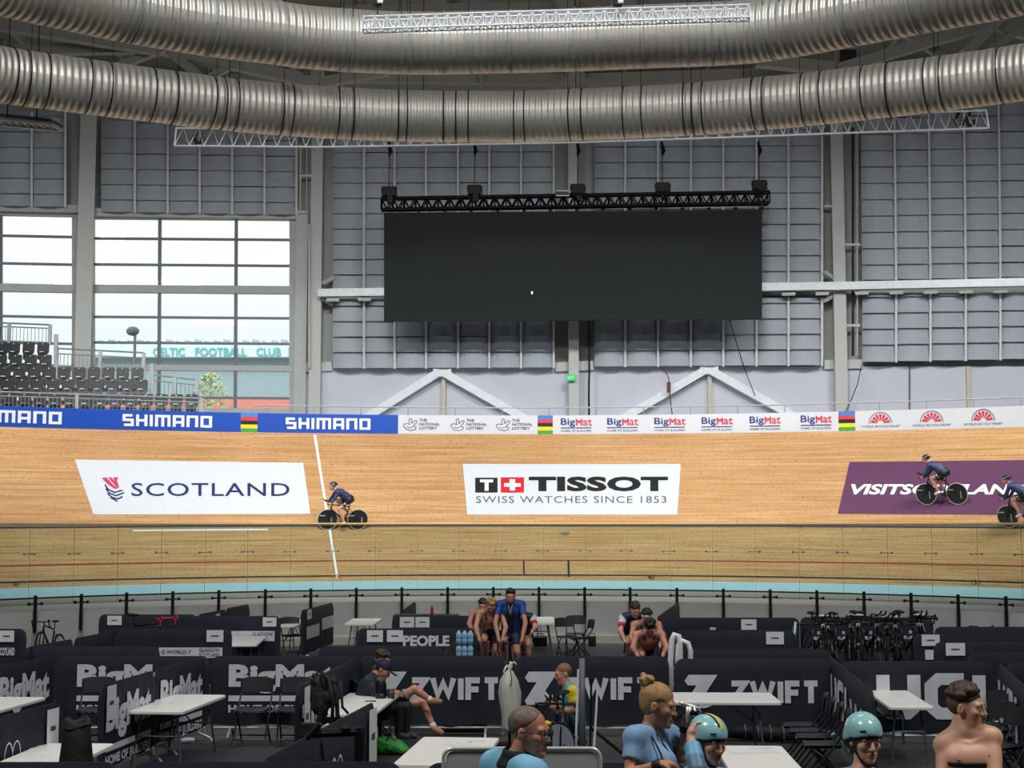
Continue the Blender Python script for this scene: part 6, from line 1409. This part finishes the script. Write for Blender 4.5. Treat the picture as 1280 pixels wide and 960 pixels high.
b = softobj('body', SK['tan'], t, pr, NH); H.face(b, HAIR['blond'], NH)
hr_ = softobj('hair', HAIR['blond'], b, [H.E((0, -.016, .042), (.083, .102, .089)), H.E((0, -.045, -.01), (.066, .058, .06), .03), keep(H.P(0, .078, .062), H.R @ np.array((0, -.95, .75)) / 1.21), sub(H.E((-.082, .03, -.01), (.03, .035, .05)), .01), sub(H.E((.082, .03, -.01), (.03, .035, .05)), .01)], .007)
rd = random.Random(4); softobj('bun', HAIR['blond'], hr_, [H.E((0, -.085, .115), (.048, .045, .042))] + [H.E((rd.uniform(-.04, .04), -.085 + rd.uniform(-.04, .04), .115 + rd.uniform(-.03, .035)), (.018, .018, .018), .006) for _ in range(14)], .006)
softobj('t_shirt', M_tee, t, torso_cloth(J, .016, .80, 1.0, sleeve=.6) + [ell(lerp(J['chest'], J['hip'], .12) + np.array((.06, -.07, .03)), (.095, .09, .09), .05)], .008)
m = MB(); n_ = np.array(J['neck']); c_ = np.array(J['chest'])
m.tube([n_ + (-.03, -.075, .03), n_ + (.02, -.105, -.03), c_ + (.045, -.165, .05), c_ + (.09, -.165, -.12), c_ + (.1, -.16, -.25)], .006, 6); m.tube([n_ + (.05, -.05, .02), n_ + (.075, -.07, -.05), c_ + (.115, -.12, .03), c_ + (.12, -.15, -.12), c_ + (.105, -.16, -.25)], .006, 6); m.build('lanyard', M_lan, t, smooth=True)
w_ = np.array(J['haL']); softobj('wrist_band', M_lan, t, [cap(lerp(J['haL'], J['elL'], .02), lerp(J['haL'], J['elL'], .12), .034, .034, .01, True)], .006); softobj('watch', M_lan, t, [cap(lerp(J['haR'], J['elR'], .06), lerp(J['haR'], J['elR'], .2), .034, .034, .01, True)], .006)
legs_of(t, J, M_trou)
dv = thing('clamp_tool', 'silver hinged hand tool held up beside the pale blue T-shirt', 'tool', Vector(W3(861, 893, 9.86))); m = MB(); m.box((0, 0, 0), (.035, .03, .1)); m.tube([(-.06, 0, .075), (.0, 0, .055), (.06, 0, .04), (.075, 0, .0)], .012, 6); m.tube([(.03, -.02, .05), (.05, -.02, -.02), (.04, -.02, -.09)], .008, 6); m.tube([(-.055, .02, .06), (.02, .02, .03), (.06, 0, .01)], .009, 6); m.build('lever', M_alu, dv, smooth=True); MB().box((.03, -.02, .01), (.05, .03, .03)).build('hinge', M_dark, dv, bevel=.006)
# helmeted riders
M_hel = mat('aqua helmet', (152, 208, 212), .22, var=.03, coat=.8); M_slv = mat('sky blue sleeve', (96, 170, 208), .5); M_slt = mat('teal grey sleeve', (86, 124, 146), .5)
def helmet(H, t, yellow=False, logo=True):
    hl = softobj('helmet', M_hel, t, [H.E((0, -.022, .05), (.104, .132, .108)), H.E((0, -.06, .0), (.1, .1, .075), .03), keep(H.P(0, .08, .036), H.R @ np.array((0, -.32, 1)) / 1.05), sub(H.E((-.1, .02, -.05), (.05, .05, .07)), .01), sub(H.E((.1, .02, -.05), (.05, .05, .07)), .01)], .006)
    softobj('helmet_lining', M_rubber, hl, [H.E((0, -.018, .04), (.099, .127, .092)), H.E((0, -.055, .0), (.094, .09, .07), .02), keep(H.P(0, .08, .018), H.R @ np.array((0, -.32, 1)) / 1.05), sub(H.E((0, .02, -.05), (.085, .115, .09)), .01)], .006)
    softobj('vent', M_rubber, hl, [H.C((x * .045, .098, .075), (x * .068, .078, .07), .006, .004) for x in (1,)], .004)
    if yellow: softobj('crest_stripe', M_yj, hl, [H.E((0, -.022, .05), (.1055, .1335, .1095)), keep(H.P(-.024, 0, 0), H.R @ np.array((1, 0, 0))), keep(H.P(.004, 0, 0), H.R @ np.array((-1, 0, 0))), keep(H.P(0, .07, .09), H.R @ np.array((0, -.3, 1)))], .006); softobj('crest_vent', M_rubber, hl, [H.E((0, -.022, .05), (.1054, .1334, .1094)), keep(H.P(.004, 0, 0), H.R @ np.array((1, 0, 0))), keep(H.P(.024, 0, 0), H.R @ np.array((-1, 0, 0))), keep(H.P(0, .06, .1), H.R @ np.array((0, -.3, 1)))], .005)
    m = MB()
    for x in (-1, 1): m.tube([H.P(x * .078, .03, .0), H.P(x * .07, .035, -.06), H.P(x * .035, .065, -.125), H.P(0, .07, -.132)], .006, 6); m.tube([H.P(x * .085, -.05, .0), H.P(x * .07, .033, -.065)], .005, 6)
    m.build('chin_strap', M_rubber, hl, smooth=True); return hl
Yr = 9.35; o = Vector((W3(880, 900, Yr).x, Yr, .4)); crown = HC - (900 - 655) / (F / Yr) - .4; J = upright(-2.3, crown, 0, .95); t = person('young rider in aqua helmet with yellow crest, hand raised to strap', o, 0); hp = Vector(W3(887, 927, Yr)) - o; H = Head(hp, (.62, -1, -.2), (.05, 0, 1), 1.0)
LR = lambda px, py, Y: tuple(Vector(W3(px, py, Y)) - o)
J['head'] = tuple(hp + Vector((-.02, .02, -.06))); J.update(neck=LR(880, 968, Yr), shL=LR(915, 978, 9.45), shR=LR(853, 980, 9.3), chest=LR(882, 1010, Yr), elR=LR(872, 962, 9.0), haR=LR(864, 925, 9.12))
J['hip'] = (J['chest'][0], J['hip'][1], J['hip'][2]); pr = build_body(J, .95, .95, legs=False) + H.skull(.95) + hand(J['haR'], (.1, .5, 1), (.9, .3, 0), .9, .6, 1) + hand(J['haL'], (.4, -.8, -.3), (0, 0, -1), .9, .5, 1)
b = softobj('body', SK['fair'], t, pr, NH); H.face(b, HAIR['brown'], NH); helmet(H, t, True); softobj('hair', HAIR['brown'], b, [H.E((0, -.02, .02), (.082, .1, .08)), keep(H.P(0, .02, 0), H.R @ np.array((0, -1, -.05)))], .008)
softobj('jersey', M_slv, t, torso_cloth(J, .014, .95, .95, sleeve=1.0), .009); softobj('sleeve', M_slt, t, [cap(J['elR'], lerp(J['elR'], J['haR'], .45), .056, .052, .01)], .007); softobj('sleeve_cuff', M_slv, t, [cap(lerp(J['elR'], J['haR'], .42), lerp(J['elR'], J['haR'], .86), .054, .046, .01, True)], .007); legs_of(t, J, M_bib)
Yq = 9.45; o = Vector((W3(1078, 900, Yq).x, Yq, .4)); crown = HC - (897 - 655) / (F / Yq) - .4; J = upright(PI - .25, crown, 0, .95); t = person('young rider in aqua helmet facing the camera, right of middle', o, 0); hp = Vector(W3(1081, 925, Yq)) - o; H = Head(hp, (.22, -1, -.1), (0, 0, 1), 1.04)
J['head'] = tuple(hp + Vector((-.01, .02, -.06))); LR = lambda px, py, Y: tuple(Vector(W3(px, py, Y)) - o); J.update(neck=LR(1077, 968, Yq), shL=LR(1112, 982, 9.5), shR=LR(1040, 980, 9.5), chest=LR(1077, 1012, Yq)); J['hip'] = (J['chest'][0], J['hip'][1], J['hip'][2])
pr = build_body(J, .95, 1, legs=False) + H.skull(1.05)
for q in 'LR': pr += hand(J['ha' + q], (0, -.9, -.3), (0, 0, -1), .95, .5, 1 if q == 'L' else -1)
b = softobj('body', SK['fair'], t, pr, NH); H.face(b, HAIR['brown'], NH); helmet(H, t); softobj('jersey', M_slv, t, torso_cloth(J, .014, .95, 1, sleeve=1.0), .009); legs_of(t, J, M_bib)
# shirtless young man
Yn = 9.7; o = Vector((W3(1210, 900, Yn).x, Yn, .4)); crown = HC - (856 - 655) / (F / Yn) - .4; J = upright(PI - .5, crown); t = person('shirtless dark-haired person with black chest strap, lower right', o, 0); hp = Vector(W3(1208, 884, Yn)) - o; H = Head(hp, (1, -.72, -.05), (0, 0, 1), 1.06)
LR = lambda px, py, Y: tuple(Vector(W3(px, py, Y)) - o); J['head'] = tuple(hp + Vector((-.03, .01, -.07)))
J.update(neck=LR(1206, 915, Yn), shR=LR(1180, 931, 9.72), shL=LR(1240, 922, 9.66), chest=LR(1210, 952, Yn), elR=LR(1178, 990, 9.6), elL=LR(1246, 985, 9.5), haR=LR(1200, 985, 9.3), haL=LR(1215, 985, 9.3), hip=LR(1210, 1020, Yn))
pr = build_body(J, 1.0, .98, legs=False) + H.skull(1.0) + hand(J['haR'], (1, -.3, 0), (0, 0, -1), .95, .5, -1) + hand(J['haL'], (-1, -.3, 0), (0, 0, -1), .95, .5, 1)
c_ = np.array(J['chest']); pr += [ell(c_ + (-.06, -.075, .03), (.085, .06, .07), .06), ell(c_ + (.075, -.07, .035), (.085, .06, .07), .06), cap(lerp(J['neck'], J['head'], .45), lerp(J['neck'], J['shR'], .7), .036, .045, .06), cap(lerp(J['neck'], J['head'], .45), lerp(J['neck'], J['shL'], .7), .036, .045, .06), cap(lerp(J['chest'], J['neck'], .7) + np.array((-.01, -.08, 0)), lerp(J['neck'], J['shR'], .8) + np.array((0, -.045, .01)), .008, .008, .02), cap(lerp(J['chest'], J['neck'], .7) + np.array((.02, -.08, 0)), lerp(J['neck'], J['shL'], .8) + np.array((0, -.045, .01)), .008, .008, .02)]
b = softobj('body', SK['fair'], t, pr, NH); H.face(b, HAIR['brown'], NH); H.curls(HAIR['brown'], b, .007, 90, .021, 9, side=.028)
softobj('hair_sides', mat('hair short sides', (96, 72, 56), .7, var=.2, scale=60), b, [H.E((0, -.03, .02), (.079, .087, .074)), keep(H.P(0, -.004, .0), H.R @ np.array((0, -.75, .66)))], .007)
m = MB()
for x, y, k in ((1190, 946, .137), (1228, 941, .137)): m.ell(tuple(np.array(LR(x, y, Yn)) + (0, -k, -.0)), (.011, .012, .011), 10)
m.build('nipple', mat('nipple', (150, 92, 80), .5), b, smooth=True); softobj('chest_strap', M_rubber, t, torso_cloth(J, .007, 1.0, .98, sleeve=0, nov=True) + [ell(c_ + (-.06, -.075, .03), (.092, .067, .077), .06), ell(c_ + (.075, -.07, .035), (.092, .067, .077), .06), keep(c_ + (0, 0, -.018), (0, 0, 1)), keep(c_ + (0, 0, .014), (0, 0, -1))], .006); legs_of(t, J, M_bib)
# ------------------------------------------------------------------ soft bags and bottles
M_bag = mat('black nylon bag', (20, 21, 24), .65, bump=.4, bscale=14)
def rseed(n): return random.Random(n)
p = PZ(487, 944, 0); g_ = thing('soft_bag', 'bright green soft bag lying on the floor beside the white table', 'bag', (p.x, p.y + .1, 0)); rd = rseed(2)
softobj('sack', mat('bright green nylon', (58, 162, 66), .5, var=.12, bump=.3, bscale=9), g_, [ell((-.1, 0, .12), (.13, .14, .125), .05), ell((.06, .02, .1), (.16, .15, .1), .05), ell((.17, -.02, .06), (.1, .11, .06), .05), cap((-.15, -.1, .2), (.1, -.12, .1), .03, .03, .03), cap((-.02, -.13, .1), (.2, -.08, .03), .03, .02, .03)], .012); MB().tube([(-.05, -.1, .2), (0, -.16, .26), (.1, -.14, .2)], .012, 6).build('handle', mat('dark green strap', (30, 104, 44), .5), g_)
o = thing('metal_bowl', 'small silver bowl on the floor behind the green bag', 'bowl', PZ(494, 925, .03) - Z * .03); MB().lathe([(.0, 0), (.05, 0), (.1, .05), (.12, .1), (.115, .1), (.09, .055), (.0, .02)], 24).build('bowl', M_alu, o, smooth=True); MB().ell((0, 0, .09), (.09, .09, .05), 14).build('contents', M_tan, o, smooth=True)
p = PZ(476, 873, TH); o = thing('flask', 'large black flask with grey lid on the white table', 'flask', (p.x, p.y, TH)); MB().lathe([(0, 0), (.075, 0), (.08, .02), (.08, .2), (.06, .23), (.06, .25)], 22).build('body', mat('black flask', (18, 19, 21), .3), o, smooth=True); MB().lathe([(.065, .25), (.065, .29), (.0, .295)], 22).build('lid', M_gray, o); MB().tube([(-.06, 0, .26), (-.06, 0, .31), (.06, 0, .31), (.06, 0, .26)], .01, 6).build('handle', M_rubber, o); MB().box((.02, -.081, .06), (.04, .004, .02)).build('badge', M_ghost, o)
p = PZ(489, 873, TH); o = thing('mug', 'dark grey mug beside the black flask', 'mug', (p.x, p.y, TH)); MB().lathe([(0, 0), (.045, 0), (.05, .02), (.05, .13), (.043, .13), (.042, .03), (0, .02)], 18).build('cup', mat('dark grey mug', (60, 62, 66), .4), o, smooth=True); MB().tube([(-.048, 0, .1), (-.085, 0, .09), (-.085, 0, .04), (-.048, 0, .03)], .009, 6).build('handle', M_dark, o)
p = PZ(463, 877, TH); o = thing('phone', 'flat dark phone lying on the white table', 'phone', (p.x, p.y, TH), .2); MB().box((0, 0, .006), (.15, .075, .011)).build('body', M_dark, o, bevel=.004); MB().box((0, 0, .012), (.138, .065, .001)).build('screen', mat('phone glass', (150, 160, 170), .15), o)
# tall black cloth sack lower left
Yk = 14.6; p = PY(95, 958, Yk); zt = PY(95, 899, Yk).z; o = thing('kit_bag', 'tall black cloth kit bag standing open at the lower left', 'bag', (p.x, Yk, 0)); m = MB(); rd = rseed(5)
prof = [(.01, 0), (.17, .02), (.18, .3), (.17, zt * .6), (.135, zt * .85), (.125, zt - .03), (.10, zt), (.085, zt - .08), (.07, zt - .2)]
m.lathe(prof, 26); m.v = [(x * (1 + .05 * math.sin(6 * math.atan2(y, x) + z * 7)), y * (1 + .05 * math.cos(5 * math.atan2(y, x) + z * 5)), z + .03 * math.sin(math.atan2(y, x) * 2) * (z > zt * .8)) for x, y, z in m.v]; m.build('sack', M_bag, o, smooth=True); MB().tube([(.128 * math.cos(a * .4), .128 * math.sin(a * .4), zt - .06 + .02 * math.sin(a)) for a in range(16)], .012, 6, True).build('drawcord', M_rubber, o)
# black rucksack and straps hanging over the barrier end
Yb = 19.15; c = PY(405, 873, Yb); o = thing('rucksack', 'black rucksack hanging over the barrier end beside the white table', 'bag', (c.x, Yb, 0)); z0 = c.z
softobj('sack', M_bag, o, [ell((-.06, 0, z0 + .17), (.11, .1, .12), .04), ell((-.05, -.02, z0), (.12, .11, .2), .05), ell((-.03, -.06, z0 - .1), (.1, .07, .1), .04), cap((-.1, -.06, z0 + .2), (-.12, -.1, z0 - .1), .025, .02, .02)] + [ell((rd.uniform(-.16, .06), rd.uniform(-.12, .02), z0 + rd.uniform(-.2, .28)), (rd.uniform(.015, .04), .03, rd.uniform(.03, .1)), .008) for _ in range(22)], .012)
m = MB(); m.tube([(.1, -.02, z0 + .28), (.16, -.06, z0 + .05), (.17, -.03, z0 - .2), (.2, 0, z0 - .3)], .03, 6); m.tube([(.06, -.05, z0 + .25), (.12, -.1, z0), (.11, -.06, z0 - .28)], .025, 6); m.tube([(.2, -.02, z0 + .22), (.23, -.04, z0 - .1), (.3, -.02, z0 - .18)], .018, 6); m.build('strap', M_bag, o, smooth=True); softobj('pocket', M_bag, o, [cap((.02, -.03, z0 + .25), (.13, -.03, z0 + .2), .04, .035), cap((.13, -.03, z0 + .2), (.14, -.05, z0 - .05), .03, .04)], .011)
m = MB(); m.tube([(-.12, -.05, z0 - .28), (-.05, -.1, z0 - .36), (.06, -.08, z0 - .3), (.12, -.06, z0 - .38)], .02, 6); m.build('buckle', M_alu, o, smooth=True)
# white plastic sack hanging between the barriers
Yp = 22.6; c = PY(639, 875, Yp); zt = PY(637, 836, Yp).z; zl = PY(637, 914, Yp).z; hk = thing('stand_pole', 'thin black pole standing in the gap between two Z-emblem barriers', 'pole', (PY(637, 900, Yp).x, Yp + .22, 0)); MB().tube([(0, 0, 0), (0, 0, PY(637, 806, Yp).z)], .022, 8).build('tube', M_dark, hk); MB().tube([(0, 0, zt + .1), (0, -.22, zt + .08)], .015, 6).build('hook', M_dark, hk); MB().box((0, 0, .015), (.36, .36, .03)).build('base', M_dark, hk)
o = thing('plastic_sack', 'white plastic sack tied at the top hanging between two Z-emblem barriers', 'bag', (PY(638, 875, Yp).x, Yp, 0)); m = MB(); hh = zt - zl
m.lathe([(.02, zl), (.12, zl + .01), (.14, zl + .06), (.135, zl + hh * .3), (.155, zl + hh * .62), (.12, zl + hh * .82), (.06, zl + hh * .95), (.02, zl + hh), (.05, zl + hh + .05), (.02, zl + hh + .06)], 36)
m.v = [(x * (1 + .10 * math.sin(9 * math.atan2(y, x) + z * 4) + .05 * math.sin(17 * math.atan2(y, x) - z * 9)) + .02 * math.sin(z * 5), y * (1 + .10 * math.sin(8 * math.atan2(y, x) + z * 5)), z) for x, y, z in m.v]; m.build('sack', mat('white translucent plastic', (196, 198, 188), .35, var=.08, scale=5), o, smooth=True)
m = MB(); m.tube([(-.05, 0, zt + .05), (-.09, 0, zt - .02), (-.1, 0, zt - .06)], .014, 6); m.tube([(.0, -.02, zt + .05), (.05, -.02, zt + .1), (.09, -.02, zt + .06)], .014, 6); m.tube([(0, 0, zt + .05), (0, .0, zt + .1)], .02, 6); m.build('tie', M_white, o, smooth=True)
m = MB(); m.tube([(.0, -.13, zt - .02), (.02, -.15, zt - .15), (.0, -.165, zt - .24)], .008, 5); m.build('cord', M_rubber, o)
